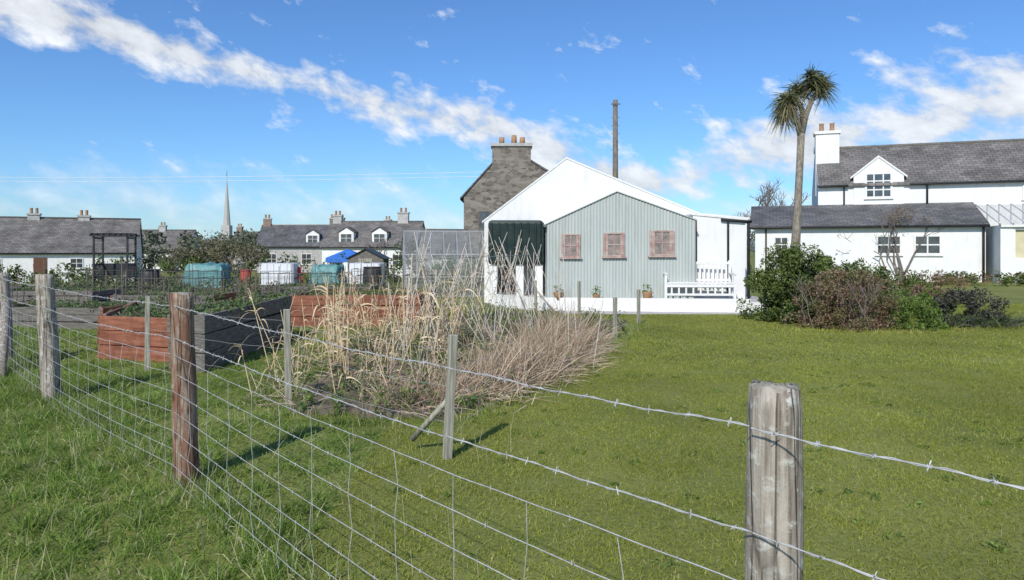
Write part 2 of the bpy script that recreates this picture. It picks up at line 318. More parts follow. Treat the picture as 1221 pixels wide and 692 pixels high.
# grass
def patch(n,hr,wr,lean,mats,probs,dr,K=2,tuft=0,ts=.035,tk=1.35):
    base=np.c_[rng.random(n),rng.random(n),np.zeros(n)]
    cl=np.sin(base[:,0]*6.28*2+1)*np.cos(base[:,1]*6.28*2)*.12+1
    if tuft:
        c=rng.random((tuft,2)); k=rng.integers(0,tuft,n//2); base[:n//2,:2]=np.mod(c[k]+rng.normal(0,ts,(n//2,2)),1)
        cl[:n//2]*=tk
    a=np.c_[rng.normal(0,lean,n),rng.normal(0,lean,n),np.ones(n)]
    L=rng.uniform(*hr,n)*cl; W=rng.uniform(*wr,n); D=rng.uniform(*dr,n)
    return strips_mesh('grass_tile',base,a,L,W,D,mats,rng.choice(len(mats),n,p=probs),K)
lawn_d=[patch(5200,(.016,.042),(.003,.006),.6,LAWN,[.4,.3,.2,.10],(.1,.5),2,30,.09,1.15) for _ in range(5)]
lawn_s=[patch(1900,(.02,.045),(.006,.011),.6,LAWN,[.4,.3,.2,.10],(.1,.5),2,20,.09,1.1) for _ in range(4)]
rough_d=[patch(3300,(.05,.17),(.003,.007),.5,ROUGH,[.42,.28,.2,.10],(.2,.9),3,22) for _ in range(4)]
rough_s=[patch(1200,(.05,.15),(.006,.012),.5,ROUGH,[.42,.28,.2,.10],(.2,.8),2,14) for _ in range(3)]
GL=empty('lawn_grass'); GR=empty('rough_grass')
def tileobj(par,meshes,x,y,k,sz=1.0):
    o=link('tile',random.choice(meshes),par); r=random.randrange(4)
    off=[(0,0),(1,0),(1,1),(0,1)][r]; o.rotation_euler=(0,0,r*math.pi/2); o.location=(x+off[0]*sz,y+off[1]*sz,H(x,y)-.002); o.scale=(sz,sz,k)
for yi in range(1,19):
    for xi in range(-14,16):
        x,y=xi,yi; cx,cy=x+.5,y+.5
        if abs(cx)>.76*cy+1.3: continue
        side=(cx-.51)*3.03+(cy-1.42)*2.54; side/=3.95
        if cy>16 and cx>-1 and cx<6.2: continue
        isrough = side<.25 or (cx<-1.6) or (cx<-.9 and cy<6)
        deep=all(pin(cx+a,cy+b,PA) for a in(-.5,.5) for b in(-.5,.5))
        if deep: continue
        if pin(cx,cy,PA): isrough=False
        if isrough:
            if cy>16: continue
            tileobj(GR,rough_d if cy<9 else rough_s,x,y,1.0 if side<.3 else .6)
        else: tileobj(GL,lawn_d if cy<9 else lawn_s,x,y,random.uniform(.9,1.15))
def along(pts,n):
    pts=np.array(pts,float); seg=np.linalg.norm(np.diff(pts,axis=0),axis=1); c=np.concatenate([[0],np.cumsum(seg)]); t=rng.random(n)*c[-1]
    return np.c_[np.interp(t,c,pts[:,0]),np.interp(t,c,pts[:,1])]
def fringe(name,pts,n,sd,hr,wr,mats,par,lean=.35,dr=(.1,.6)):
    b0=along(pts,n); b0=np.c_[b0+rng.normal(0,sd,(n,2)),np.zeros(n)]; a=np.c_[rng.normal(0,lean,n),rng.normal(0,lean,n),np.ones(n)]
    link(name,strips_mesh(name,b0,a,rng.uniform(*hr,n),rng.uniform(*wr,n),rng.uniform(*dr,n),mats,rng.choice(len(mats),n),3),par)
FP=[(1.9,-.2),(.51,1.42),(-2.03,4.45),(-4.42,6.85),(-6.45,9.1),(-8.6,11.4)]
fringe('fence_tufts',FP,5200,.10,(.08,.26),(.003,.006),ROUGH,GR)
fringe('plot_edge_tufts',[(-2.2,6.2),(-.5,5.8),(.8,8.5),(2.5,14)],2600,.10,(.05,.17),(.004,.008),ROUGH,GR)
fringe('bush_edge_tufts',[(4.6,14),(5.2,12.6),(6.3,12.3),(7.4,12.4),(8.7,12.9),(9.8,13.8)],1800,.12,(.04,.14),(.006,.012),LAWN,GR)
nn_=260; b0=np.c_[rng.uniform(-5,0,nn_),rng.uniform(2.2,7,nn_),np.zeros(nn_)]; a=np.c_[rng.normal(0,.2,nn_),rng.normal(0,.2,nn_),np.ones(nn_)]
link('seed_stalks',strips_mesh('seed_stalks',b0,a,rng.uniform(.15,.32,nn_),rng.uniform(.003,.005,nn_),rng.uniform(0,.3,nn_),[ROUGH[3]],np.zeros(nn_,int),3),GR)
# broad-leaved lawn weeds
cl=[(random.uniform(-1,6),random.uniform(3,13),.012,random.uniform(.03,.08)) for _ in range(260)]
leaves('clover_patches',[c for c in cl if not pin(c[0],c[1],PA)],26,.012,BUSHL,GL,flat=.25)

# ---------------------------------------------------------------- stock fence in the foreground
FE=empty('wire_fence')
P=[(2.85,-1.35),(.51,1.42),(-2.03,4.45),(-4.42,6.85),(-6.45,9.1),(-8.6,11.4)]
def fpost(name,x,y,h,r,m,lean=(0,0),seg=36,lv=34):
    v=[];f=[]; ph=random.random()*9
    for i in range(lv):
        z=-.2+(h+.2)*i/(lv-1)
        for j in range(seg):
            t=2*math.pi*j/seg
            rr=r*(1+.08*nz.noise(Vector((math.cos(t)*1.3+ph,math.sin(t)*1.3,z*3)))+.05*nz.noise(Vector((math.cos(t)*5+ph,math.sin(t)*5,z*1.2))))*(1.04-.08*max(z,0)/h)
            if i==lv-1: rr*=.94
            v.append((rr*math.cos(t)+lean[0]*z,rr*math.sin(t)+lean[1]*z,z+(.014*nz.noise(Vector((math.cos(t)*2,math.sin(t)*2,ph))) if i==lv-1 else 0)))
    for i in range(lv-1):
        for j in range(seg): f.append((i*seg+j,i*seg+(j+1)%seg,(i+1)*seg+(j+1)%seg,(i+1)*seg+j))
    idx=[0]*len(f)
    c=len(v); v.append((lean[0]*h,lean[1]*h,h+.006))
    for j in range(seg): f.append(((lv-1)*seg+j,(lv-1)*seg+(j+1)%seg,c)); idx.append(1)
    return mesh(name,v,f,[m,M['cut']],FE,loc=(x,y,0),idx=idx,smooth=True)
fpost('post_1',P[0][0],P[0][1],1.18,.055,M['post'])
fpost('post_2',P[1][0],P[1][1],1.178,.054,M['post'],(.012,0))
fpost('post_3',P[2][0],P[2][1],1.18,.072,M['postr'],(-.03,0))
fpost('post_4',P[3][0],P[3][1],1.21,.082,M['post'],(-.06,0))
fpost('post_5',P[4][0],P[4][1],1.15,.08,M['post'],(-.05,0))
fpost('post_6',P[5][0],P[5][1],1.15,.08,M['post'])
tube('strut',[(-5.75,8.0,0.0),(-6.38,9.0,.8)],[.06,.055],M['post'],FE,seg=12)
lines=[];thin=[];barb=[];bsmall=[]
zt=[1.105,.905,.80,.69,.575,.45,.33,.22,.12,.04]
def fpt2(s,t,z,k):
    (x0,y0),(x1,y1)=P[s],P[s+1]; d=Vector((x1-x0,y1-y0)).normalized(); nrm=Vector((-d.y,d.x))
    if nrm.dot(Vector((-x0,-y0)))<0: nrm=-nrm
    off=[.058,.062,.078,.088,.085][s]; o2=[.062,.078,.088,.085,.085][s]; off=off+(o2-off)*t
    sag=-.02*math.sin(math.pi*t)*(1 if k<1 else 1.5)
    wig=.006*math.sin(t*23+k*1.7+s*2)+.004*math.sin(t*71+k*3.1)
    return (x0+(x1-x0)*t+nrm.x*(off+wig),y0+(y1-y0)*t+nrm.y*(off+wig),z+sag+wig*.8)
for k,z in enumerate(zt):
    for s in range(5): lines.append([fpt2(s,t/60,z,k) for t in range(61)])
for s in range(5):
    for k,z in ((0,1.105),(1,.905)):
        thin.append([Vector(fpt2(s,t/180,z,k))+Vector((0,0,.0028*math.sin(t*1.4))) for t in range(181)])
        nb=40
        for i in range(nb):
            t=(i+.5+random.uniform(-.08,.08))/nb; p=Vector(fpt2(s,t,z,k)); dd_=(Vector(fpt2(s,min(1,t+.01),z,k))-p).normalized()
            for q in range(2):
                d=Vector((random.gauss(0,1),random.gauss(0,1),random.gauss(0,1))); d=(d-dd_*d.dot(dd_)*.7).normalized()*.010
                bsmall.append([p-d,p+d])
            for q in range(3): bsmall.append([p+dd_*(-.004+q*.003)+Vector((0,0,.003)),p+dd_*(-.003+q*.003)+Vector((0,0,-.003))])
stay=[]
for s in range(5):
    n=24
    for i in range(1,n):
        t=i/n
        stay.append([Vector(fpt2(s,t+.004*math.sin(k*2.1+i),z,k+1)) for k,z in enumerate(zt[2:])])
        for k,z in enumerate(zt[2:]):
            p=Vector(fpt2(s,t+.004*math.sin(k*2.1+i),z,k+1)); 
            if i%2: barb.append([p+Vector((0,0,-.006)),p+Vector((0,0,.006))])
curves('line_wires',lines,.0015,M['wire'],FE)
curves('barbed_twist',thin,.0010,M['wire'],FE)
curves('barbs',bsmall,.0010,M['wire'],FE)
curves('wire_knots',barb,.0022,M['wire'],FE)
curves('stay_wires',stay[::2],.0012,M['wire'],FE)

# ---------------------------------------------------------------- inner garden fence
GF=empty('garden_fence')
gp=[(-4.3,8.4,.9),(-2.07,6.6,.9),(-.45,4.95,.86),(1.66,11.5,.68),(2.45,13.8,.68),(1.5,15.9,.75),(.55,16.3,.75)]
for i,(x,y,h) in enumerate(gp):
    s=.027; mesh(f'post_{i+1}',boxv(-s,s,-s,s,-.1,h),BF,M['oldwood'],GF,loc=(x,y,0),rot=(random.gauss(0,.02),random.gauss(0,.03),random.random()),bevel=.005)
tube('brace',[(-.72,5.15,.08),(-.45,4.98,.4)],[.022,.02],M['oldwood'],GF,seg=8)
tube('brace_2',[(1.9,11.9,.05),(1.67,11.52,.42)],[.02,.02],M['oldwood'],GF,seg=8)
tube('brace_3',[(.95,16.1,.05),(.58,16.27,.5)],[.025,.02],M['oldwood'],GF,seg=8)
gl=[]
for i in range(len(gp)-1):
    a,b_=gp[i],gp[i+1]
    for zz in (.25,.5,.75):
        gl.append([(a[0]+(b_[0]-a[0])*t/20,a[1]+(b_[1]-a[1])*t/20,zz*min(a[2],b_[2])/.85-.03*math.sin(math.pi*t/20)+random.gauss(0,.004)) for t in range(21)])
curves('wires',gl,.0012,M['wire'],GF)

# ---------------------------------------------------------------- raised beds
def raised(name,pts,h,mats4,veg=True,rows=3):
    E=empty(name); n=len(pts); th=.04
    cx=sum(p[0] for p in pts)/n; cy=sum(p[1] for p in pts)/n
    for i in range(n):
        a=Vector(pts[i]);b=Vector(pts[(i+1)%n]); d=(b-a); L=d.length; ang=math.atan2(d.y,d.x)
        hh=h/rows
        for r in range(rows):
            mesh(f'board_{i}_{r}',boxv(.0 if i%2 else th,L if i%2 else L-th,0,th,r*hh+.004,(r+1)*hh-.006),BF,mats4[i%len(mats4)],E,loc=(a.x,a.y,H(a.x,a.y)),rot=(0,random.gauss(0,.004),ang+random.gauss(0,.003)),bevel=.004)
        mesh(f'corner_post_{i}',boxv(.045,.105,.045,.105,0,h+.02),BF,M['greywood'],E,loc=(a.x,a.y,H(a.x,a.y)),rot=(0,0,ang))
    ins=[(p[0]+(cx-p[0])*.05,p[1]+(cy-p[1])*.05) for p in pts]
    mesh('soil_fill',[(x,y,H(x,y)+h-.07) for x,y in ins],[tuple(range(n))],M['soil'],E)
    if veg:
        cl=[]
        for _ in range(90):
            u=random.random();w=random.random()
            x=(ins[0][0]*(1-u)+ins[1][0]*u)*(1-w)+(ins[3][0]*(1-u)+ins[2][0]*u)*w
            y=(ins[0][1]*(1-u)+ins[1][1]*u)*(1-w)+(ins[3][1]*(1-u)+ins[2][1]*u)*w
            cl.append((x,y,h-.03+H(x,y),random.uniform(.05,.12)))
        leaves('seedlings',cl,30,.025,VEG,E)
    return E
raised('raised_bed',[(-5.5,9.45),(-4.2,9.1),(-4.25,12),(-6.4,12.1)],.58,[M['redwood'],M['greywood'],M['greywood'],M['redwood']])  # right and back boards in dark grey: their shade is put into the colour
raised('raised_bed',[(-4.1,8.5),(-3.62,8.4),(-3.68,11.9),(-4.1,11.9)],.68,[M['greywood']])  # dark grey boards paint in the shadow on this bed's side
raised('raised_bed',[(-4.2,13.3),(-1.75,13.5),(-1.6,15.2),(-4.1,15.4)],.6,[M['redwood']])
raised('raised_bed',[(-9.6,13.2),(-7.4,12.9),(-7.4,14.3),(-9.7,14.7)],.4,[M['greywood'],M['redwood']])
raised('raised_bed',[(-13.5,18.2),(-10.6,18),(-10.6,19.4),(-13.6,19.6)],.4,[M['greywood'],M['greywood']])
raised('raised_bed',[(-9.8,17.4),(-7.2,17.2),(-7.2,18.6),(-9.8,18.8)],.35,[M['greywood'],M['redwood']])
raised('raised_bed',[(-7.2,21.5),(-4.2,21.3),(-4.2,22.6),(-7.2,22.8)],.35,[M['greywood']])
VG=empty('vegetable_rows')
for i,(x0,y0,x1,y1) in enumerate([(-14,20.5,-9,20.3),(-15,22,-9.5,22),(-16,24,-8,24.3),(-9,19.6,-4.5,19.4),(-17,26.5,-8,27),(-5,17.5,-2.5,17.5),(-12,16.2,-7,15.8),(-22,29,-10,29.5),(-8.5,16.2,-4.6,16.4),(-7,12.4,-5.2,12.5)]):
    cl=[];n=int((x1-x0)*6)
    for k in range(n):
        t=k/n; x=x0+(x1-x0)*t;y=y0+(y1-y0)*t+random.gauss(0,.25); cl.append((x,y,H(x,y)+random.uniform(.08,.3),random.uniform(.08,.28)))
    leaves(f'row_{i+1}',cl,35,.05,[VEG,BUSHD,TREEB,VEG][i%4],VG)

# plants in main plot
D=empty('dry_plant_border')
n=7200; b0=along([(-1.0,6.6),(-.25,7.4),(.3,8.6),(.7,10.2),(.9,11)],n); b0=np.c_[b0+rng.normal(0,.22,(n,2)),np.full(n,.02)]
a=np.c_[rng.normal(.12,.42,n),rng.normal(-.2,.42,n),np.ones(n)]
hh=np.interp(b0[:,1],[6,7.5,9,11],[.6,.85,1.1,1.1])*(1+.25*np.sin(b0[:,0]*9)*np.sin(b0[:,1]*5))
me=strips_mesh('stalks',b0,a,rng.uniform(.3,.95,n)*hh,rng.uniform(.003,.010,n),rng.uniform(.1,.9,n),DRY,rng.choice(4,n,p=[.36,.26,.24,.14]),4); link('stalks',me,D)
n=2400; b0=along([(-.9,6.4),(.2,7.7),(.95,9.6),(1.1,11)],n); b0=np.c_[b0+rng.normal(0,.18,(n,2)),np.full(n,.05)]
a=np.c_[rng.normal(.4,.7,n),rng.normal(-.3,.7,n),np.full(n,.25)]
link('fallen_litter',strips_mesh('fallen_litter',b0,a,rng.uniform(.12,.4,n),rng.uniform(.004,.01,n),rng.uniform(0,.25,n),DRY,rng.choice(4,n),3),D)
C=empty('dry_corn_plants'); stems=[];B=[];A=[];LL=[]
for _ in range(170):
    x=random.uniform(-2.9,-.3);y=random.uniform(6.9,12.9)
    if not pin(x,y,[(-2.6,6.6),(-1.2,6.3),(-.2,12.4),(-3,12.9)]): continue
    h=random.uniform(.45,1.2); tx,ty=random.gauss(0,.2),random.gauss(0,.2)
    stems.append(((x,y,0),(x+tx*h,y+ty*h,h),.007,.003))
    for k in range(random.randint(4,10)):
        t=random.uniform(.12,1); B.append((x+tx*h*t,y+ty*h*t,h*t)); th=random.uniform(0,6.28); A.append((math.cos(th),math.sin(th),random.uniform(.2,1.4))); LL.append(random.uniform(.12,.42))
tubes('stems',stems,DRYP[0],C); n=len(B)
link('leaves',strips_mesh('leaves',np.array(B),np.array(A),np.array(LL),rng.uniform(.006,.026,n),rng.uniform(.5,1.4,n),DRYP,rng.choice(3,n),5),C)
n=2600; b0=np.c_[rng.uniform(-2.6,.2,n),rng.uniform(6.5,12.5,n),np.full(n,.03)]; a=np.c_[rng.normal(0,1,n),rng.normal(0,1,n),np.abs(rng.normal(.3,.5,n))]
link('litter',strips_mesh('litter',b0,a,rng.uniform(.12,.55,n),rng.uniform(.003,.010,n),rng.uniform(0,.5,n),DRYP+DRY,rng.choice(7,n),3),C)
W=empty('garden_weeds'); cl=[]
for _ in range(520):
    x=random.uniform(-2.4,2.6);y=random.uniform(5.9,16.4)
    if pin(x,y,PA): cl.append((x,y,random.uniform(.03,.16),random.uniform(.05,.18)))
leaves('weeds',cl,45,.026,VEG+BUSHL[:2],W)
n=5000; b0=np.c_[rng.uniform(-2.4,2.5,n),rng.uniform(5.9,16.4,n),np.full(n,.02)]; kk=np.array([pin(p[0],p[1],PA) for p in b0]); b0=b0[kk]; n=len(b0)
a=np.c_[rng.normal(0,.4,n),rng.normal(0,.4,n),np.ones(n)]
link('weed_grass',strips_mesh('weed_grass',b0,a,rng.uniform(.06,.3,n),rng.uniform(.004,.009,n),rng.uniform(.1,.8,n),ROUGH,rng.choice(4,n,p=[.3,.2,.3,.2]),3),W)
# bean canes
BC=empty('bean_cane_frame'); seg=[]
for i in range(16):
    t=i/15; x=-1.25+1.35*t; y=9.2+2.8*t; 
    h=random.uniform(1.3,1.78)
    seg.append(((x-.32+random.gauss(0,.08),y-.1,0),(x+.12+random.gauss(0,.12),y+.05,h),.006,.004)); seg.append(((x+.35+random.gauss(0,.08),y+.15,0),(x-.1+random.gauss(0,.12),y,h+random.uniform(-.3,.1)),.006,.004))
seg.append(((-1.4,9.2,1.32),(.3,11.8,1.36),.006,.006))
for _ in range(34):
    x=random.uniform(-1.7,1.0);y=random.uniform(8.5,13.8); h=random.uniform(.6,1.5); seg.append(((x,y,0),(x+random.gauss(0,.14),y+random.gauss(0,.1),h),.005,.004))
tubes('canes',seg,M['cane'],BC)
n=700; b0=[];
for _ in range(n):
    q=random.choice(seg[:32]); t=random.uniform(.05,.9); b0.append([q[0][i]+(q[1][i]-q[0][i])*t for i in range(3)])
a=np.c_[rng.normal(0,1,n),rng.normal(0,1,n),rng.normal(0,.6,n)]
link('dead_vines',strips_mesh('dead_vines',np.array(b0),a,rng.uniform(.06,.24,n),rng.uniform(.005,.014,n),rng.uniform(.4,1.4,n),DRY,rng.choice(4,n),3),BC)
BC2=empty('bean_cane_frame'); seg=[]
for i in range(7):
    x=-.1+.1*i; y=13.2+.28*i; seg.append(((x-.4+random.gauss(0,.08),y,0),(x+.05+random.gauss(0,.08),y,1.45+random.gauss(0,.15)),.006,.005)); seg.append(((x+.45+random.gauss(0,.08),y,0),(x-.05+random.gauss(0,.1),y,1.4+random.gauss(0,.18)),.006,.005))
tubes('canes',seg,M['cane'],BC2)

# ---------------------------------------------------------------- white shed with corrugated annex
SH=empty('white_shed')
gab=[(-.757,-.3),(6.42,-.3),(6.42,2.28),(5.16,2.39),(2.75,3.40),(1.49,3.93),(-.757,2.23)]
prism('gable_walls',gab,19.5,27.5,M['white'],SH)
def roofstrip(name,line,y0,y1,th,m,par):
    v=[];f=[]
    for x,z in line:
        v+=[(x,y0,z),(x,y1,z),(x,y0,z+th),(x,y1,z+th)]
    for i in range(len(line)-1):
        o=4*i; f+=[(o,o+4,o+5,o+1),(o+2,o+3,o+7,o+6),(o,o+2,o+6,o+4),(o+1,o+5,o+7,o+3)]
    f+=[(0,1,3,2),(len(v)-4,len(v)-2,len(v)-1,len(v)-3)]
    return mesh(name,v,f,m,par)
roofstrip('roof_sheets',[(-.82,2.18),(1.49,3.935),(2.75,3.405),(5.16,2.395),(6.5,2.285)],19.485,27.6,.05,M['whitepaint'],SH)
prism('wing_walls',[(4.47,-.3),(5.76,-.3),(5.76,2.17),(4.47,2.30)],17.6,19.48,M['white'],SH)
roofstrip('wing_roof',[(4.44,2.305),(5.82,2.175)],17.58,19.35,.04,M['whitepaint'],SH)
tubes('gutter',[((5.15,17.55,2.19),(5.86,17.55,2.14),.035,.035),((5.86,17.5,2.14),(5.86,19.4,2.14),.035,.035)],M['black'],SH,seg=8)
tubes('downpipe',[((5.32,17.55,2.14),(5.32,17.55,.3),.028,.028),((5.83,17.57,2.14),(5.83,17.57,0),.035,.035)],M['black'],SH,seg=8)
def corr(name,x0,x1,zb,top,y,par,m):
    n=int((x1-x0)/.0127); v=[];f=[]
    for i in range(n+1):
        x=x0+(x1-x0)*i/n; yy=y+.008*math.cos(2*math.pi*(x-x0)/.0762)
        v+=[(x,yy,zb),(x,yy,top(x))]
    for i in range(n): f.append((2*i,2*i+2,2*i+3,2*i+1))
    return mesh(name,v,f,m,par,smooth=True)
def atop(x): return 2.06+(2.83-2.06)*(x-.85)/(2.53-.85) if x<2.53 else 2.83-(2.83-2.16)*(x-2.53)/(4.41-2.53)
corr('corrugated_front',.85,4.43,.2,atop,17.2,SH,M['corr'])
prism('annex_body',[(.87,.0),(4.41,.0),(4.41,2.13),(2.53,2.80),(.87,2.03)],17.22,19.495,M['corr'],SH)
roofstrip('annex_roof',[(.80,2.05),(2.53,2.845),(4.46,2.155)],17.17,19.47,.025,M['corr'],SH)
def window(par,x0,x1,z0,z1,y,fm,gmx,fr=.05,mull=1,trans=1,sill=True,dep=.05):
    E=empty('window',parent=par)
    L=[(x0,x1,y-dep,y,z0,z0+fr),(x0,x1,y-dep,y,z1-fr,z1),(x0,x0+fr,y-dep,y,z0+fr,z1-fr),(x1-fr,x1,y-dep,y,z0+fr,z1-fr)]
    for i in range(mull):
        xm=x0+(x1-x0)*(i+1)/(mull+1); L.append((xm-fr*.3,xm+fr*.3,y-dep*.8,y,z0+fr,z1-fr))
    for i in range(trans):
        zm=z0+(z1-z0)*(i+1)/(trans+1); L.append((x0+fr,x1-fr,y-dep*.7,y,zm-fr*.3,zm+fr*.3))
    boxes('frame',L,fm,E)
    box('pane',x0+fr*.5,x1-fr*.5,y-dep*.45,y-.002,z0+fr*.5,z1-fr*.5,gmx,E)
    if sill: box('sill',x0-.04,x1+.04,y-dep*1.5,y,z0-.04,z0-.003,fm,E)
    return E
for a_,b_,c_,d_ in((1.19,1.64,1.27,1.83),(2.21,2.71,1.29,1.86),(3.32,3.91,1.31,1.92)):
    E=window(SH,a_,b_,c_,d_,17.188,M['pink'],M['glassp'],fr=.035,mull=1,trans=1,sill=True,dep=.04)
    # curtains just behind the dusty panes read as a lighter strip each side
    w_=(b_-a_); boxes('curtains',[(a_+.04,a_+w_*.2,17.155,17.168,c_+.04,d_-.04),(b_-w_*.2,b_-.04,17.155,17.168,c_+.04,d_-.04)],M['pink'],E)
tubes('brown_downpipe',[((4.52,17.55,2.2),(4.52,17.55,1.0),.03,.03)],M['brown'],SH,seg=8)
window(SH,-.5,.05,.35,.95,19.495,M['brown'],M['glass'],mull=1,trans=0)
TE=empty('white_terrace')
line=[(-.5,18.4),(.6,17.0),(5.5,16.45)]
v=[(-.5,18.4,.24),(.6,17.0,.24),(5.5,16.45,.24),(6.3,16.5,.24),(6.3,19.4,.24),(-.5,19.4,.24)]
n6=len(v); v2=[(a[0],a[1],-.1) for a in v]
mesh('paving',v+v2,[tuple(range(n6))]+[(i+n6,(i+1)%n6+n6,(i+1)%n6,i) for i in range(n6)],[M['conc'],M['white']],TE,idx=[0]+[1]*n6)
mesh('kerb',[*[(x,y-.04,z) for x,y in line for z in(-.05,.31)],*[(x,y+.1,z) for x,y in line for z in(-.05,.31)]],
 [(0,2,3,1),(2,4,5,3),(1,3,9,7),(3,5,11,9),(6,7,9,8),(8,9,11,10),(0,1,7,6),(4,10,11,5)],M['white'],TE)
sheet('concrete_path',[(1.2,16.0),(6.6,15.85),(6.7,16.42),(.9,16.9)],.006,M['conc'])
# bench
BE=empty('garden_bench',(3.68,16.95,.24),-.05)
L=[]
for i in range(15): L.append((.02+i*.105,.065+i*.105,.47,.49,.42,.86))
L+=[(-.03,1.6,.465,.5,.86,.92),(-.03,1.6,.492,.52,.45,.5)]
for x in(-.05,1.57): L+=[(x,x+.06,0,.06,0,.62),(x,x+.06,.47,.53,0,.95),(x,x+.06,-.02,.47,.62,.66)]
for i in range(4): L.append((-.02,1.6,.01+i*.115,.1+i*.115,.40,.43))
L+=[(0.01,1.57,.0,.03,.32,.39),(.01,1.57,.015,.035,.12,.17)]
for i in range(9): L.append((.1+i*.17,.14+i*.17,.015,.03,.17,.32))
boxes('slats',L,M['whitepaint'],BE)
# oil tank
OT=empty('oil_tank')
box('tank_body',-.62,.82,18.5,19.3,1.06,2.22,M['tank'],OT,bevel=.09)
boxes('ribs',[(-.62+.19*i+.06,-.62+.19*i+.12,18.475,19.3,1.12,2.16) for i in range(8)],M['tank'],OT,bevel=.02)
boxes('supports',[(-.55,-.4,18.6,19.2,-.1,1.06),(.1,.3,18.6,19.2,-.1,1.06),(.6,.8,18.6,19.2,-.1,1.06)],M['white'],OT)
# pots on the terrace
for (x,y,r,h) in((1.1,16.98,.11,.2),(2.0,16.9,.09,.16),(3.2,16.85,.12,.22)):
    E=empty('flower_pot',(x,y,.24)); tube('pot',[(0,0,0),(0,0,h*.85),(0,0,h)],[r*.7,r,r*1.1],M['clay'],E,seg=14); leaves('plant',[(0,0,h+.06,.12)],60,.03,VEG+BUSHL[:1],E)
# ---------------------------------------------------------------- greenhouse
GH=empty('greenhouse',(-3.3,21.6,0),.12)
w,d,e,r=2.9,2.4,1.3,2.05
fr=[]
for i in range(8):
    x=w*i/7
    fr+=[((x,0,0),(x,0,e)),((x,d,0),(x,d,e)),((x,0,e),(x,d/2,r)),((x,d,e),(x,d/2,r))]
for zz,yy in((0.03,0),(e,0),(.03,d),(e,d),(r,d/2),(.62,0)): fr.append(((0,yy,zz),(w,yy,zz)))
for x in(0,w): fr+=[((x,0,.03),(x,d,.03)),((x,0,e),(x,d,e)),((x,d/2,0),(x,d/2,r)),((x,d*.3,0),(x,d*.3,1.6)),((x,d*.7,0),(x,d*.7,1.6))]
tubes('frame',[(a,b_,.024,.024) for a,b_ in fr],M['alu'],GH,seg=4,smooth=False)
mesh('panes',[(0,0,0),(w,0,0),(w,0,e),(0,0,e),(0,d,0),(w,d,0),(w,d,e),(0,d,e),(0,d/2,r),(w,d/2,r)],[(0,1,2,3),(5,4,7,6),(3,2,9,8),(6,7,8,9),(0,3,8,7,4),(1,5,6,9,2)],M['ghglass'],GH)
boxes('staging',[(.2,2.7,1.6,2.2,.7,.74),(.2,.26,1.6,1.66,0,.7),(2.6,2.66,1.6,1.66,0,.7)],M['greywood'],GH)
cl=[(random.uniform(.3,2.6),random.uniform(.6,2.2),random.uniform(.2,1.0),.18) for _ in range(26)]
leaves('pot_plants',cl,50,.05,VEG,GH)

# ---------------------------------------------------------------- generic house
def uvroof(o):
    me=o.data; uv=me.uv_layers.new(name='UVMap')
    for p in me.polygons:
        n=p.normal; a=Vector((0,0,1)).cross(n); a=a.normalized() if a.length>.01 else Vector((1,0,0)); b=n.cross(a)
        for li in p.loop_indices:
            c=me.vertices[me.loops[li].vertex_index].co; uv.data[li].uv=(c.dot(a),c.dot(b))
def gable_roof(par,x0,x1,y0,y1,ze,zr,m,ov=.25,th=.12,name='roof'):
    ym=(y0+y1)/2; sl=(zr-ze)/(ym-y0); yo0=y0-ov; yo1=y1+ov; z0=ze-sl*ov
    xa,xb=x0-ov*.6,x1+ov*.6
    v=[(xa,yo0,z0),(xb,yo0,z0),(xb,ym,zr),(xa,ym,zr),(xb,yo1,z0),(xa,yo1,z0)]
    v+=[(x,y,z+th) for x,y,z in v]
    f=[(6,7,8,9),(9,8,10,11),(1,0,3,2),(2,3,5,4),(0,1,7,6),(4,5,11,10),(1,2,8,7),(2,4,10,8),(5,3,9,11),(3,0,6,9)]
    o=mesh(name,v,f,m,par); uvroof(o); 
    tubes('ridge_tiles',[((xa,ym,zr+th),(xb,ym,zr+th),.09,.09)],M['greywood'] if m is M['slate2'] else M['conc'],par,seg=6)
    return o
def chimney(par,x,y,w,d,z0,z1,m,pots=2,name='chimney'):
    E=empty(name,parent=par)
    box('stack',x-w/2,x+w/2,y-d/2,y+d/2,z0,z1-.15,m,E); box('cap',x-w/2-.07,x+w/2+.07,y-d/2-.07,y+d/2+.07,z1-.148,z1,M['conc'] if m is not M['white'] else m,E)
    for i in range(pots):
        px=x+(i-(pots-1)/2)*w/max(pots,1)*.9
        tube('pot',[(px,y,z1),(px,y,z1+.1),(px,y,z1+.42),(px,y,z1+.47)],[.15,.12,.11,.14],M['clay'],E,seg=10)
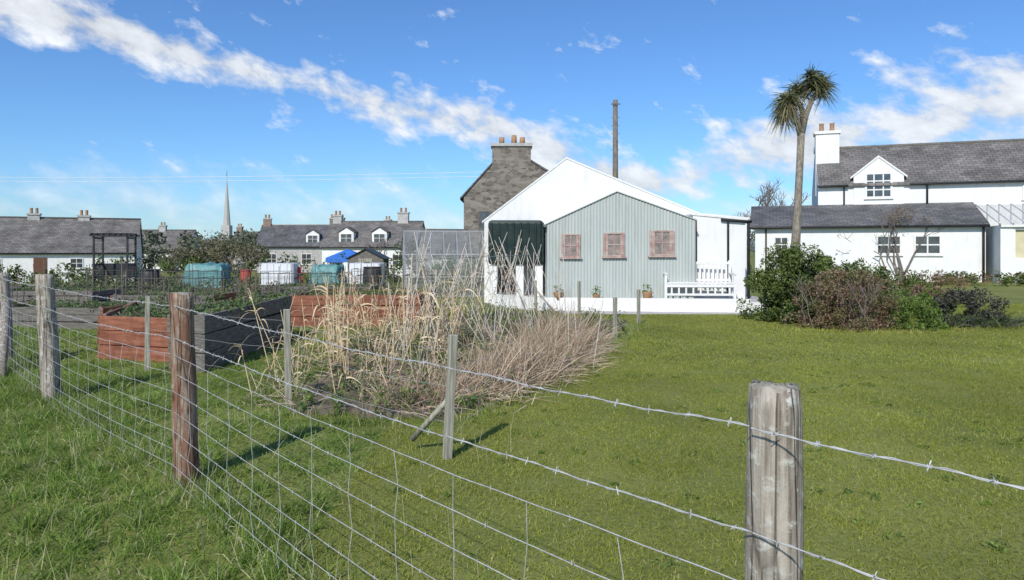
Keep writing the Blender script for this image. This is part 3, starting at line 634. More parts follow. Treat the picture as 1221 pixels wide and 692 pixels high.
def house(name,x,y,z,w,d,hw,hr,rz,wall,roof,wins=(),chs=(),dormers=(),fm=None,door=None):
    E=empty(name,(x,y,z),rz); fm=fm or M['whitepaint']
    box('walls',0,w,0,d,-1.0,hw,wall,E)
    for xx in(0,w):
        s=.15*(1 if xx==0 else -1); a,b_=sorted((xx,xx+s))
        mesh('gable',[(a,0,hw),(a,d,hw),(a,d/2,hr),(b_,0,hw),(b_,d,hw),(b_,d/2,hr)],[(0,2,1),(3,4,5),(0,3,5,2),(1,2,5,4)],wall,E)
    gable_roof(E,0,w,0,d,hw,hr,roof)
    for (a,b_,c_,d_) in wins: window(E,a,b_,c_,d_,-.003,fm,M['glass'],fr=.07,mull=1,trans=1)
    if door is not None: box('door',door,door+.95,-.05,-.003,0,2.05,M['brown'],E)
    for (cx,cw,ztop) in chs: chimney(E,cx,d/2,cw,.6,hr-.5,ztop,M['brick'] if wall is not M['white'] else M['conc'],pots=max(1,int(cw/.45)))
    for (dx,dw) in dormers:
        dz=hw+.25; dh=1.15; yy=.5
        box('dormer_walls',dx,dx+dw,yy,d/2-.1,hw-.1,dz+dh,M['white'],E)
        ov=.12; xm=dx+dw/2; zz=dz+dh; pk=zz+.55
        v=[(dx-ov,yy-ov,zz),(xm,yy-ov,pk),(dx+dw+ov,yy-ov,zz),(dx-ov,d/2+.2,zz),(xm,d/2+.2,pk),(dx+dw+ov,d/2+.2,zz)]
        v+=[(a,b_,c_+.08) for a,b_,c_ in v]
        o=mesh('dormer_roof',v,[(6,7,10,9),(7,8,11,10),(0,3,4,1),(1,4,5,2),(0,1,7,6),(1,2,8,7),(3,9,10,4),(4,10,11,5),(0,6,9,3),(2,5,11,8)],roof,E); uvroof(o)
        mesh('dormer_gable',[(dx,yy,zz),(dx+dw,yy,zz),(xm,yy,pk-.05)],[(0,1,2)],M['white'],E)
        window(E,dx+.15,dx+dw-.15,dz+.1,dz+dh-.1,yy-.003,fm,M['glass'],fr=.06,mull=1,trans=1)
    tubes('gutter',[((0,-.25,hw-.12),(w,-.25,hw-.12),.06,.06)],M['black'],E,seg=6)
    return E
bw=24; ang=.42
house('white_bungalow',-33-bw*math.cos(ang),62.6-bw*math.sin(ang),-1.25,bw,7.5,2.5,5.4,ang,M['white'],M['slate2'],wins=[(5.8,7,.9,2.0),(9,10.2,.9,2.0),(13,14.2,.9,2),(19,20,1.1,2)],chs=[(15.8,.9,5.9),(19.6,.9,5.8)],door=16.4)
house('village_house',-19.2,72,-1.6,9.6,7,3.4,5.9,-.05,M['white'],M['slate2'],wins=[(1,2.2,1.3,2.6),(4,5.2,1.3,2.6),(7.2,8.4,1.3,2.6)],chs=[(.6,.9,6.7),(7.6,1.1,7.0)],dormers=[(1.6,1.5),(5,1.5)])
house('village_house',-30,84,-1.8,9,7,3.7,6.2,.15,M['conc'],M['slate'],wins=[(1,2.2,1.5,2.8),(5,6.2,1.5,2.8)],chs=[(.5,.9,7.1),(8.4,.9,7.2)],dormers=[(5.5,1.5)])
house('village_house',-25,96,-2,8,7,4.0,6.8,-.2,M['white'],M['slate'],wins=[(1,2,1.5,2.8),(5,6,1.5,2.8)],chs=[(.5,.9,7.9),(7.4,.9,7.6)])
house('village_house',-55,100,-2,9,7,3.3,6.2,.1,M['white'],M['slate2'],wins=[(1,2,1.2,2.4),(5,6,1.2,2.4)],chs=[(4.5,.9,7)])
house('village_house',-45,112,-2.2,8,7,3.6,6.4,-.1,M['conc'],M['slate2'],chs=[(.6,.9,7.4)])
house('village_house',-12,78,-1.8,9,7,3.1,5.4,.1,M['brick'],M['slate'],wins=[(1,2,1.2,2.4),(4,5,1.2,2.4),(7,8,1.2,2.4)],chs=[(8.3,.9,6.2)])
house('village_house',-7,60,-1.5,6,6,2.6,4.6,.3,M['conc'],M['slate2'],wins=[(1,2,1,2.1),(4,5,1,2.1)],chs=[(5.4,.8,5.5)])
house('village_house',-64,110,-2.2,9,7,3.1,6.0,0,M['white'],M['slate'],chs=[(1,.9,6.8),(8,.9,6.8)])
CS=empty('church_spire',(-120,300,-2.3))
box('tower',-1.7,1.7,-1.7,1.7,0,14,M['conc'],CS)
v=[(1.5*math.cos(math.pi/8+i*math.pi/4),1.5*math.sin(math.pi/8+i*math.pi/4),14) for i in range(8)]+[(0,0,35)]
mesh('spire',v,[(i,(i+1)%8,8) for i in range(8)],M['conc'],CS)
box('nave',-12,-1.8,-3.5,3.5,0,8,M['stone'],CS)
tubes('finial',[((0,0,34.5),(0,0,37),.12,.08)],M['black'],CS)

# stone house behind
ST=empty('stone_house')
pk=5.75
prism('gable_walls',[(-2.3,-1.5),(4.2,-1.5),(4.2,3.6),(.7,pk),(-.7,pk),(-2.3,3.95)],34,43,M['stone'],ST)
for nm,L in(('roof_left',[(-2.5,3.85),(-.62,5.92)]),('roof_right',[(.62,5.85),(4.45,3.55)])):
    o=roofstrip(nm,L,34.2,43.1,.1,M['slate'],ST); uvroof(o)
chimney(ST,-.02,34.6,1.85,1.0,5.0,6.55,M['stone'],pots=0)
E=empty('chimney_pots',parent=ST)
for i,px in enumerate((-.5,.1,.5)): tube('pot',[(px,34.6,6.55),(px,34.6,6.9+.1*(i%2))],[.14,.12],M['clay'],E,seg=10)
window(ST,-1.6,-1.0,2.4,3.3,33.997,M['greywood'],M['glass'])

# ---------------------------------------------------------------- right-hand cottage
CO=empty('white_cottage',(11.94,35,0),-math.radians(20))
LT=9.7
box('lean_to_walls',0,LT,0,2.597,-.5,2.55,M['white'],CO)
mesh('lean_to_cheek',[(0,0,2.55),(0,2.6,2.55),(0,2.6,3.5),(.15,0,2.55),(.15,2.6,2.55),(.15,2.6,3.5)],[(0,2,1),(3,4,5),(0,3,5,2),(1,2,5,4)],M['white'],CO)
def slab(name,x0,x1,y0,z0,y1,z1,th,m,par):
    v=[(x0,y0,z0),(x1,y0,z0),(x1,y1,z1),(x0,y1,z1)]; v+=[(a,b_,c_+th) for a,b_,c_ in v]
    o=mesh(name,v,[(3,2,1,0),(4,5,6,7),(0,1,5,4),(1,2,6,5),(2,3,7,6),(3,0,4,7)],m,par); uvroof(o); return o
slab('lean_to_roof',-.25,LT+.1,-.2,2.52,2.59,3.63,.1,M['slate'],CO)
slab('lean_to_back_roof',-.25,2.95,5.2,2.6,2.595,3.63,.1,M['slate'],CO)
box('back_room',0,2.98,2.6,5,-.5,2.6,M['white'],CO)
x0,x1=2.99,15.5; y0,y1=2.6,8.6; ze,zr=4.72,6.85
box('main_walls',x0,x1,y0,y1,-.5,ze,M['white'],CO)
for xx in(x0,x1-.2):
    mesh('gable',[(xx,y0,ze),(xx,y1,ze),(xx,(y0+y1)/2,zr),(xx+.2,y0,ze),(xx+.2,y1,ze),(xx+.2,(y0+y1)/2,zr)],[(0,2,1),(3,4,5),(0,3,5,2),(1,2,5,4)],M['white'],CO)
gable_roof(CO,x0+.1,x1,y0,y1,ze,zr,M['slate2'],ov=.15)
boxes('skew_copings',[(x0-.03,x0+.22,5.0,6.2,6.8,7.05)],M['white'],CO)
chimney(CO,x0+.55,4.75,1.15,.95,4.3,7.75,M['white'],pots=2)
dc=5.75; dw=1.12
prism('dormer_walls',[(dc-dw,3.4),(dc+dw,3.4),(dc+dw,5.15),(dc,6.05),(dc-dw,5.15)],y0-.06,5.0,M['white'],CO)
o=roofstrip('dormer_roof',[(dc-dw-.14,5.04),(dc,6.07),(dc+dw+.14,5.04)],y0-.04,5.3,.07,M['slate2'],CO); uvroof(o)
roofstrip('barge_boards',[(dc-dw-.15,5.0),(dc,6.04),(dc+dw+.15,5.0)],y0-.1,y0-.045,.1,M['whitepaint'],CO)
window(CO,dc-.62,dc+.62,4.0,5.3,y0-.063,M['whitepaint'],M['glass'],fr=.1,mull=2,trans=2)
window(CO,11.8,13,3.8,4.5,y0-.003,M['whitepaint'],M['glass'],fr=.08)
window(CO,5.3,6.4,1.2,2.15,-.003,M['whitepaint'],M['glass'],fr=.1,mull=1,trans=1)
window(CO,6.85,8.0,1.2,2.15,-.003,M['whitepaint'],M['glass'],fr=.1,mull=1,trans=1)
window(CO,.85,1.55,1.3,2.1,-.003,M['whitepaint'],M['glass'],fr=.08,mull=1,trans=1)
tubes('gutters',[((-.25,-.24,2.52),(LT+.1,-.24,2.52),.06,.06),((x0-.05,y0-.2,4.66),(dc-dw-.25,y0-.2,4.66),.06,.06),((dc+dw+.25,y0-.2,4.66),(x1,y0-.2,4.66),.06,.06)],M['black'],CO,seg=6)
tubes('downpipes',[((LT-.1,-.08,2.5),(LT-.1,-.08,0),.05,.05),((dc+dw+1.0,y0-.1,4.6),(dc+dw+1.0,y0-.1,3.6),.045,.045),((.5,-.08,2.5),(.5,-.08,0),.04,.04),((x0+1.2,y0-.1,4.6),(x0+1.2,y0-.1,3.6),.04,.04)],M['black'],CO,seg=6)
box('porch_walls',LT+.25,LT+6,-1.2,2.597,-.5,1.0,M['white'],CO)
box('porch_upper_wall',LT+.25,LT+.7,-1.2,2.59,1.0,2.5,M['white'],CO)
L=[]
for i in range(7):
    xx=LT+.7+i*.8; L.append((xx,xx+.1,-1.18,-1.08,1.003,2.42))
L+=[(LT+.703,LT+6,-1.17,-1.09,1.003,1.12),(LT+.703,LT+6,-1.17,-1.09,2.3,2.42),(LT+.25,LT+6,-1.3,-1.0,2.42,2.54)]
boxes('porch_frame',L,M['whitepaint'],CO)
box('porch_blinds',LT+.75,LT+5.9,-1.06,-1.03,1.0,2.42,M['cream'],CO)
rb=[]
for i in range(13):
    xx=LT+.2+i*.48; rb.append(((xx,-1.35,2.55),(xx,2.58,3.62),.03,.03))
tubes('porch_roof_bars',rb,M['whitepaint'],CO,seg=4)
mesh('porch_roof_panes',[(LT+.2,-1.35,2.55),(LT+6,-1.35,2.55),(LT+6,2.58,3.6),(LT+.2,2.58,3.6)],[(0,1,2,3)],M['ghglass'],CO)
CL=empty('climbing_shrub',(17.7,32.6,0)); out=[];tips=[]
for k in range(6): branches((random.uniform(-.5,.5),0,0),(random.gauss(0,.3),.05,1),1.3,.04,3,out,.45,tips,.2)
out=[(a,b_,c_,d_) for a,b_,c_,d_ in out if b_[1]<.3]
tubes('stems',out,M['twig'],CL,seg=4); leaves('leaves',[(*t,.18) for t in tips[:90] if t[1]<.3],10,.05,BUSHR,CL)
SC=empty('border_shrubs')
cl=[]
for (x,y,rx,h) in((13.2,33.6,.9,.9),(15.0,33.2,.8,.6),(19.5,31.6,1.0,.55),(21.5,30,.9,.5),(11.6,33,.7,1.6),(23.5,29.2,1,.8)): cl+=bushclumps(x,y,0,rx,.5,h,16,.22)
leaves('foliage',cl,60,.06,BUSHG,SC)

# ---------------------------------------------------------------- bushes
B1=empty('evergreen_bush'); leaves('foliage',bushclumps(5.95,14.6,0,1.08,.95,1.55,150,.19),150,.03,BUSHG,B1)
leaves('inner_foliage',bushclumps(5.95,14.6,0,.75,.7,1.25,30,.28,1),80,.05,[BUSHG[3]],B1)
B2=empty('russet_shrub'); leaves('foliage',bushclumps(6.25,13.2,0,.92,.7,1.1,130,.15),130,.022,BUSHR+BUSHG[1:2],B2)
out=[]
for _ in range(30): branches((6.25+random.gauss(0,.35),13.2+random.gauss(0,.3),0),(random.gauss(0,.6),random.gauss(0,.6),1),.46,.010,2,out,.5,None,.2)
tubes('twigs',out,M['twig'],B2,seg=4)
B2b=empty('evergreen_bush'); leaves('foliage',bushclumps(7.25,14.9,0,.8,.7,1.25,70,.18),130,.03,BUSHG,B2b)
B3=empty('low_green_shrub'); leaves('foliage',bushclumps(7.35,12.95,0,.55,.45,.55,44,.12),110,.024,BUSHL,B3)
B4=empty('dark_heather_clump'); leaves('foliage',bushclumps(8.7,13.7,0,.8,.55,.68,60,.14),100,.03,BUSHD,B4)
fr_n=900; b0=np.c_[rng.normal(8.75,.4,fr_n),rng.normal(13.5,.25,fr_n),np.full(fr_n,.05)]; a=np.c_[rng.normal(.3,.8,fr_n),rng.normal(-.2,.6,fr_n),np.ones(fr_n)]
link('blades',strips_mesh('blades',b0,a,rng.uniform(.3,.75,fr_n),rng.uniform(.01,.02,fr_n),rng.uniform(.4,1.1,fr_n),BUSHD+BUSHL[2:],rng.choice(4,fr_n),4),B4)
B5=empty('low_green_shrub'); leaves('foliage',bushclumps(8.5,15.3,0,.9,.5,.6,40,.14),90,.03,BUSHL,B5)
BG=empty('garden_border_plants')
leaves('foliage',bushclumps(9.5,18,0,1.6,.5,.55,50,.15)+bushclumps(12.5,24,0,2.2,.8,.6,50,.2),80,.04,BUSHG,BG)
leaves('russet_foliage',bushclumps(10.8,19,0,1.3,.5,.5,30,.15)+bushclumps(14.5,25,0,1.6,.8,.7,30,.2),80,.04,BUSHR,BG)

# ---------------------------------------------------------------- cabbage palm
PT=empty('cabbage_palm_tree')
tube('trunk',[(10.3,26,-.1),(10.32,26,1.2),(10.42,26,3),(10.5,26,4.6),(10.55,26,5.7)],[.24,.17,.135,.125,.13],M['bark2'],PT,seg=14)
tube('branch_left',[(10.53,26,5.6),(10.4,26,6.2),(10.12,26,6.75)],[.12,.10,.08],M['bark2'],PT,seg=10)
tube('branch_right',[(10.55,26,5.6),(10.75,26.05,6.4),(11.15,26.1,7.35)],[.12,.10,.08],M['bark2'],PT,seg=10)
tube('branch_back',[(10.6,26,6.0),(10.7,26.3,6.6),(10.55,26.5,7.2)],[.1,.09,.07],M['bark2'],PT,seg=8)
heads=[(10.05,26,6.85,.9,460,1),(11.2,26.1,7.5,.9,440,0),(10.6,26.5,7.35,.75,200,0),(10.85,25.9,7.75,.65,160,0),(9.95,26,6.35,.6,160,1),(11.3,26,7.1,.6,90,1)]
B=[];A=[];LL=[];DD=[];II=[]
for hx,hy,hz,R,n,dn in heads:
    for _ in range(n):
        z=random.uniform(-.85 if dn else -.5,1); th=random.uniform(0,6.28); q=math.sqrt(1-z*z)
        B.append((hx+random.gauss(0,.06),hy+random.gauss(0,.06),hz+random.gauss(0,.1))); A.append((q*math.cos(th),q*math.sin(th),z)); LL.append(R*random.uniform(.55,1.0)); DD.append(random.uniform(.2,1.0 if dn else .7))
        II.append(3 if z<-.3 and random.random()<.6 else random.choice((0,1,2,1)))
n=len(B); link('fronds',strips_mesh('fronds',np.array(B),np.array(A),np.array(LL),rng.uniform(.025,.05,n),np.array(DD),PALM,np.array(II),5),PT)

# ---------------------------------------------------------------- trees & hedges
def leaftree(name,x,y,h,sp,mats,nb=3,leaf=.09,n=45,depth=3,z0=None):
    E=empty(name); out=[];tips=[]; z=H(x,y) if z0 is None else z0
    for _ in range(nb): branches((x+random.gauss(0,.15),y,z),(random.gauss(0,.25),random.gauss(0,.25),1),h*.32,h*.03,depth,out,sp,tips,.12)
    tubes('limbs',out,M['bark'],E,seg=5)
    leaves('crown',[(*t,random.uniform(.35,.75)*h/5) for t in tips],n,leaf,mats,E)
leaftree('willow_tree',-17.6,47,3.6,.7,TREEB,nb=4,leaf=.08,n=26)
leaftree('willow_tree',-20.2,49,3.9,.7,TREEB,nb=4,leaf=.08,n=26)
leaftree('willow_tree',-22.4,48,3.1,.7,TREEB,nb=4,leaf=.08,n=24)
leaftree('garden_tree',-26.5,66,4.2,.7,FAR,nb=2,leaf=.14,n=26)
leaftree('garden_tree',-9,66,4.4,.6,FAR,nb=2,leaf=.14,n=24)
def baretree(name,x,y,h,z=0,dep=5):
    E=empty(name); out=[]
    branches((x,y,z),(0,0,1),h*.3,h*.022,dep,out,.5,None,.12); tubes('limbs',out,M['twig'],E,seg=4)
baretree('bare_tree',17.6,50,6.2); baretree('bare_tree',15.4,47,4.6); baretree('bare_tree',19.2,54,7.0); baretree('bare_tree',-13.5,70,5,-1.5,4); baretree('bare_tree',16.6,48,5.5); baretree('bare_tree',14.4,44,4.0)
leaftree('garden_tree',15.2,46,3.8,.6,TREEB,nb=3,leaf=.1,n=14)
def hedge(name,x0,y0,x1,y1,h,mats,w=.5,leaf=.07,n=60):
    E=empty(name); L=math.hypot(x1-x0,y1-y0); cl=[]
    for k in range(int(L*7)):
        t=random.random(); x=x0+(x1-x0)*t+random.gauss(0,w*.4); y=y0+(y1-y0)*t+random.gauss(0,w*.4); cl.append((x,y,H(x,y)+random.uniform(.1,h-.15)*(1+.12*math.sin(x*1.3)),random.uniform(.2,.38)))
    leaves('foliage',cl,n,leaf,mats,E)
hedge('hedge',-24,41,-7,39,1.6,BUSHG+TREEB[:1],n=40,leaf=.09)
hedge('hedge',-50,50,-24,44,1.3,BUSHG+TREEB[:1],n=30,leaf=.11)
hedge('hedge',-7,37,-1.5,32,1.5,BUSHG,n=40,leaf=.08)
hedge('hedge',12,30.5,24,27.5,.5,BUSHG+BUSHR[:1],n=20,leaf=.07)
DT=empty('distant_trees'); cl=[]
for _ in range(420):
    x=random.uniform(-190,60); y=random.uniform(130,190); cl.append((x,y,H(x,y)+random.uniform(.5,6.2)*(.6+.4*math.sin(x*.11)**2),random.uniform(1.2,2.6)))
for _ in range(200):
    x=random.uniform(-70,10); y=random.uniform(88,110); cl.append((x,y,H(x,y)+random.uniform(.5,4.4),random.uniform(.7,1.5)))
leaves('foliage',cl,70,.32,FAR,DT)
v=[];f=[]
hx=np.linspace(-1500,1500,61)
for i,x in enumerate(hx):
    hh=14+9*math.sin(x*.004+1)+5*math.sin(x*.013); v+=[(x,900,-4),(x,1000,hh),(x,1400,-4)]
for i in range(60): f+=[(3*i,3*i+3,3*i+4,3*i+1),(3*i+1,3*i+4,3*i+5,3*i+2)]
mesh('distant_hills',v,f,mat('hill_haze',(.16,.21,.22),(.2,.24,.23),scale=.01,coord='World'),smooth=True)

# ---------------------------------------------------------------- allotment clutter
AR=empty('garden_arbour',(-15.3,26,H(-15.3,26)),.15)
L=[]
for x in(0,1.15):
    for y in(0,.8): L.append((x,x+.06,y,y+.06,0,1.95))
    L+=[(x+.005,x+.055,.06,.8,1.86,1.93),(x+.005,x+.055,.06,.8,.9,.95),(x+.005,x+.055,.06,.8,.42,.47)]
    L+=[(x+.01,x+.04,.06+.12*i,.09+.12*i,.47,.9) for i in range(6)]
L+=[(-.1,1.3,-.05,.02-.01,1.95,2.03),(-.1,1.3,.85,.92,1.95,2.03),(.06,1.15,.1,.75,.42,.46),(.06,1.15,.8,.84,.5,.95)]
L+=[(-.05+.2*i,0.0+.2*i,-.1,.95,2.032,2.07) for i in range(7)]
boxes('frame',L,M['black'],AR)
def ibc(x,y,rz):
    E=empty('water_tank',(x,y,H(x,y)),rz)
    box('bottle',.03,1.17,.03,.97,.16,.96,M['plastic'],E,bevel=.04)
    boxes('pallet',[(0,1.2,0,.12,0,.15),(0,1.2,.44,.56,0,.15),(0,1.2,.88,1,0,.15)],M['greywood'],E)
    sg=[]
    for z in(.2,.45,.7,.97): sg+=[((0,0,z),(1.2,0,z),.007,.007),((0,1,z),(1.2,1,z),.007,.007),((0,0,z),(0,1,z),.007,.007),((1.2,0,z),(1.2,1,z),.007,.007)]
    for i in range(6): sg+=[((i*.24,0,.15),(i*.24,0,.97),.007,.007),((i*.24,1,.15),(i*.24,1,.97),.007,.007)]
    tubes('cage',sg,M['plastic'],E,seg=4); tube('lid',[(.6,.5,.94),(.6,.5,1.0)],[.11,.11],M['black'],E,seg=12)
ibc(-9.2,26,.05); ibc(-6.05,26.2,-.05)
def tarp(name,x,y,w,d,h,m,rz=0):
    E=empty(name,(x,y,H(x,y)),rz)
    v=[];f=[];nx_,ny_=24,16
    for j in range(ny_+1):
        for i in range(nx_+1):
            u=i/nx_*2-1; q=j/ny_*2-1
            e=max(abs(u),abs(q)); k=.62
            if e<=k: z=h*(1-.08*(u*u+q*q)); sx,sy=u/k,q/k
            else: z=h*(1-(e-k)/(1-k)*.97)*(.97); sx,sy=max(-1,min(1,u/k)),max(-1,min(1,q/k))
            n_=nz.noise(Vector((u*4+x,q*4,0)))*.11+nz.noise(Vector((u*9+x,q*9,2)))*.05
            v.append((sx*(w/2)*(1.0+(.08 if e>.9 else 0))+n_,sy*d/2*(1.0+(.08 if e>.9 else 0))+n_,max(0,z+n_)))
    for j in range(ny_):
        for i in range(nx_):
            a=j*(nx_+1)+i; f.append((a,a+1,a+nx_+2,a+nx_+1))
    mesh('sheet',v,f,m,E,smooth=True); boxes('crates_under',[(-w*.42,w*.42,-d*.42,d*.42,0,h*.72)],M['greywood'],E)
tarp('tarpaulin_compost_heap',-11.6,27.2,1.3,1.1,.95,M['teal'],.1)
tarp('tarpaulin_compost_heap',-7.1,27.5,1.0,.9,.9,M['teal'],-.1)
GZ=empty('blue_gazebo',(-9.2,40,H(-9.2,40)))
tubes('poles',[((x,y,0),(x,y,1.6),.03,.03) for x in(-.9,.9) for y in(-.9,.9)],M['alu'],GZ)
mesh('canopy',[(-1,-1,1.55),(1,-1,1.55),(1,1,1.55),(-1,1,1.55),(0,0,2.05),(-1,-1,1.3),(1,-1,1.3),(1,1,1.3),(-1,1,1.3)],[(0,1,4),(1,2,4),(2,3,4),(3,0,4),(5,6,1,0),(6,7,2,1),(7,8,3,2),(8,5,0,3)],M['blue'],GZ)
def barrel(name,x,y,m,r=.28,h=.85):
    E=empty(name,(x,y,H(x,y))); tube('body',[(0,0,0),(0,0,.05),(0,0,h*.5),(0,0,h*.95),(0,0,h)],[r*.85,r*.95,r,r*.92,r*.85],m,E,seg=16); tube('lid',[(0,0,h),(0,0,h+.05)],[r*.95,r*.9],m,E,seg=16)
barrel('red_water_butt',-12.9,34.5,M['red'],.25,.7); barrel('yellow_bucket',-13.6,33.9,M['yellow'],.2,.6); barrel('black_compost_bin',-5.0,25.5,M['black'],.35,.8); barrel('black_compost_bin',-13.2,26,M['black'],.35,.7)
barrel('blue_water_butt',-8.0,30,M['blue'],.22,.7)
CH=empty('red_plastic_chair',(-8.1,26.3,H(-8.1,26.3)),.6)
boxes('frame',[(0,.45,0,.42,.38,.42),(0,.45,.40,.44,.42,.82),(0,.04,0,.04,0,.38),(.41,.45,0,.04,0,.38),(0,.04,.38,.42,0,.38),(.41,.45,.38,.42,0,.38),(-.03,.0,0,.4,.58,.62),(.45,.48,0,.4,.58,.62)],M['red'],CH,bevel=.01)
GS=empty('garden_shed',(-8.3,36,H(-8.9,36)))
prism('walls',[(0,0),(1.8,0),(1.8,1.35),(.9,1.8),(0,1.35)],0,1.6,M['greywood'],GS); roofstrip('roof',[(-.1,1.31),(.9,1.82),(1.9,1.31)],-.1,1.7,.03,M['black'],GS)
box('door',.55,1.25,-.03,-.003,.05,1.35,M['oldwood'],GS)
NF=empty('netting_frames'); sg=[]; nl=[]
for (x,y) in((-7.0,19.5),(-10.5,21.5),(-5.4,24),(-14,22.5),(-3.9,17.8),(-9,16.2)):
    for i in range(5):
        xx=x+i*.6; sg+=[((xx,y,H(x,y)),(xx,y,H(x,y)+.8),.012,.012),((xx,y+1,H(x,y)),(xx,y+1,H(x,y)+.8),.012,.012),((xx,y,H(x,y)+.8),(xx,y+1,H(x,y)+.8),.01,.01)]
    sg+=[((x,y,H(x,y)+.8),(x+2.4,y,H(x,y)+.8),.012,.012)]
    for k in range(9): nl.append([(x,y,H(x,y)+k*.09),(x+2.4,y+.01,H(x,y)+k*.09)])
    for k in range(25): nl.append([(x+k*.1,y,H(x,y)),(x+k*.1,y,H(x,y)+.79)])
for _ in range(80):
    x=random.uniform(-18,-2.5);y=random.uniform(15,30); sg.append(((x,y,H(x,y)),(x+random.gauss(0,.05),y,H(x,y)+random.uniform(.5,1.35)),.013,.010))
tubes('poles',sg,M['stakes'],NF,seg=4)
curves('net',nl,.003,M['net'],NF)

# ---------------------------------------------------------------- utility poles
def upole(x,y,h):
    E=empty('utility_pole',(x,y,H(x,y)))
    tube('pole',[(0,0,-.5),(0,0,h*.5),(0,0,h)],[.19,.16,.13],M['bark'],E,seg=12)
    tubes('steps',[((-.24,0,h-1-.45*i),(.24,0,h-1-.45*i),.012,.012) for i in range(5)],M['stakes'],E)
    boxes('arm',[(-.25,.25,-.16,-.13,h-.3,h-.22)],M['greywood'],E)
    return E
upole(5.8,40,10.1); upole(-46,46,9.5)
PW=empty('overhead_wires')
ls=[]
for dz in(0,.25):
    ls.append([(5.8-51.8*t/30,40+6*t/30,5.75+dz+.25*t/30-.3*math.sin(math.pi*t/30)) for t in range(31)])
curves('wires',ls,.014,M['plastic'],PW)

# ---------------------------------------------------------------- world + sun
s=Vector((-.35,-.94,0)).normalized(); el=math.radians(40); sv=Vector((s.x*math.cos(el),s.y*math.cos(el),math.sin(el)))
W_=bpy.data.worlds.new('World'); S.world=W_; W_.use_nodes=True; nt=W_.node_tree; n=nt.nodes; l=nt.links
bg=n['Background']; bg.inputs[1].default_value=.125
sky=n.new('ShaderNodeTexSky'); sky.sky_type='NISHITA'; sky.sun_disc=False; sky.sun_elevation=el; sky.sun_rotation=math.atan2(s.x,s.y)%(2*math.pi); sky.air_density=1.0; sky.dust_density=.4; sky.ozone_density=2.5
def mth(op,a,b=None,c=None,clamp=False):
    m=n.new('ShaderNodeMath'); m.operation=op; m.use_clamp=clamp
    for i,q in enumerate((a,b,c)):
        if q is None: continue
        if isinstance(q,(int,float)): m.inputs[i].default_value=q
        else: l.new(q,m.inputs[i])
    return m.outputs[0]
tc=n.new('ShaderNodeTexCoord'); sp=n.new('ShaderNodeSeparateXYZ'); l.new(tc.outputs['Generated'],sp.inputs[0])
az=mth('ARCTAN2',sp.outputs[0],sp.outputs[1]); ele=mth('ARCSINE',sp.outputs[2])
tt=mth('MULTIPLY_ADD',az,1/1.6,.5,clamp=True)
def fcurve(pts):
    fc=n.new('ShaderNodeFloatCurve'); c=fc.mapping.curves[0]; 
    pts=[((a+.8)/1.6,v_) for a,v_ in pts]
    c.points[0].location=(0,pts[0][1]); c.points[1].location=(1,pts[-1][1])
    for a,v_ in pts: c.points.new(a,v_)
    fc.mapping.update(); l.new(tt,fc.inputs[1]); return fc.outputs[0]
cen=fcurve([(-.62,.27),(-.45,.247),(-.21,.205),(0,.158),(.13,.110),(.2,.09),(.3,.115),(.48,.15),(.62,.16)])
wid=fcurve([(-.62,.045),(-.4,.045),(-.2,.055),(-.05,.06),(.1,.065),(.2,.06),(.3,.07),(.4,.09),(.62,.115)])
dd=mth('DIVIDE',mth('ABSOLUTE',mth('SUBTRACT',ele,cen)),wid)
band=mth('SUBTRACT',1,mth('MULTIPLY',dd,.8),clamp=True)
cv=n.new('ShaderNodeCombineXYZ'); l.new(mth('ADD',az,mth('MULTIPLY',ele,.35)),cv.inputs[0]); l.new(mth('MULTIPLY',mth('ADD',ele,mth('MULTIPLY',az,.12)),1.5),cv.inputs[1])
def cn(scale,det=9,dist=.0,ro=.6):
    q=n.new('ShaderNodeTexNoise'); q.inputs['Scale'].default_value=scale; q.inputs['Detail'].default_value=det; q.inputs['Roughness'].default_value=ro; q.inputs['Distortion'].default_value=dist; l.new(cv.outputs[0],q.inputs['Vector']); return q.outputs['Fac']
n1=cn(17,10,.1,.58); n2=cn(5.2,5,.0)
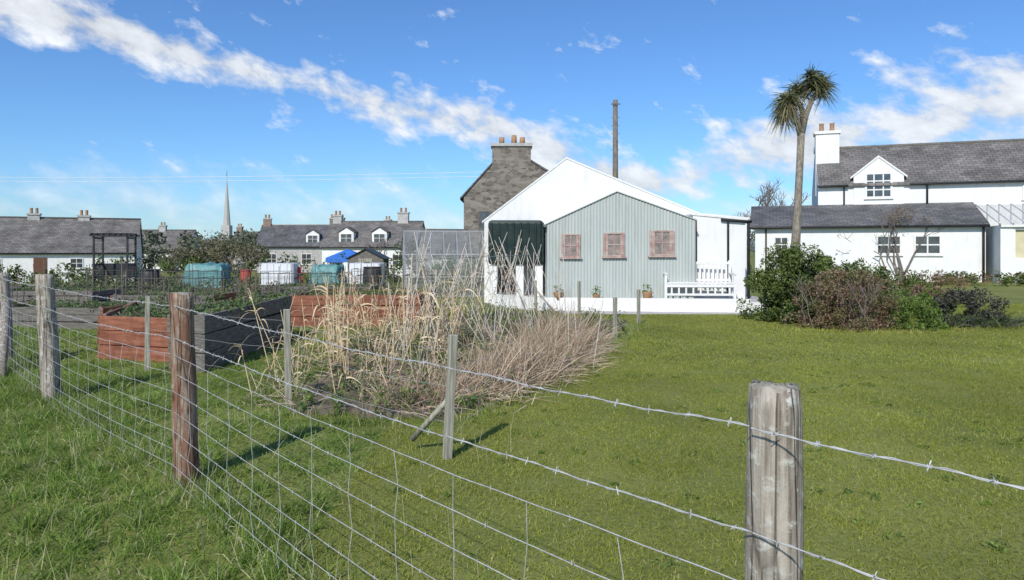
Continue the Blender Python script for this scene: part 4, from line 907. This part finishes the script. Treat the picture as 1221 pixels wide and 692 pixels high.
nn=mth('ADD',mth('MULTIPLY',n1,.62),mth('MULTIPLY',n2,.38))
d1=mth('MULTIPLY',mth('SUBTRACT',mth('ADD',nn,mth('MULTIPLY',band,.25)),.61),7.5,clamp=True)
lowm=mth('SUBTRACT',1,mth('MULTIPLY',mth('ABSOLUTE',mth('SUBTRACT',ele,.045)),11),clamp=True)
d2=mth('MULTIPLY',mth('SUBTRACT',mth('ADD',nn,mth('MULTIPLY',lowm,.22)),.59),3.5,clamp=True)
d3=mth('MULTIPLY',mth('SUBTRACT',mth('ADD',n1,mth('MULTIPLY',n2,.5)),.865),7,clamp=True)
dens=mth('MAXIMUM',mth('MULTIPLY',d1,.92),mth('MAXIMUM',mth('MULTIPLY',d2,.62),mth('MULTIPLY',d3,.7)))
tint=n.new('ShaderNodeMix'); tint.data_type='RGBA'; tint.blend_type='MULTIPLY'; tint.inputs[0].default_value=1; l.new(sky.outputs[0],tint.inputs[6]); tint.inputs[7].default_value=(.58,.87,1.2,1)
shade=mth('MULTIPLY_ADD',n1,1.3,.3)
cc=n.new('ShaderNodeVectorMath'); cc.operation='SCALE'; cc.inputs[0].default_value=(6.5,6.75,7.1); l.new(shade,cc.inputs['Scale'])
mx=n.new('ShaderNodeMix'); mx.data_type='RGBA'; l.new(dens,mx.inputs[0]); l.new(tint.outputs[2],mx.inputs[6]); l.new(cc.outputs[0],mx.inputs[7])
l.new(mx.outputs[2],bg.inputs[0])
ld=bpy.data.lights.new('sun','SUN'); ld.energy=4.2; ld.angle=math.radians(.5); ld.color=(1,.95,.87)
lo=bpy.data.objects.new('sun',ld); COL.objects.link(lo); lo.rotation_euler=sv.to_track_quat('Z','Y').to_euler(); lo.location=(0,-10,30)

# ---------------------------------------------------------------- camera
cd=bpy.data.cameras.new('camera'); cd.lens=850/1221*36; cd.sensor_width=36; cd.shift_y=-48/1221; cd.clip_end=6000; cd.clip_start=.05
co=bpy.data.objects.new('camera',cd); COL.objects.link(co); co.location=(0,0,1.45); co.rotation_euler=(math.radians(90),0,0)
S.camera=co
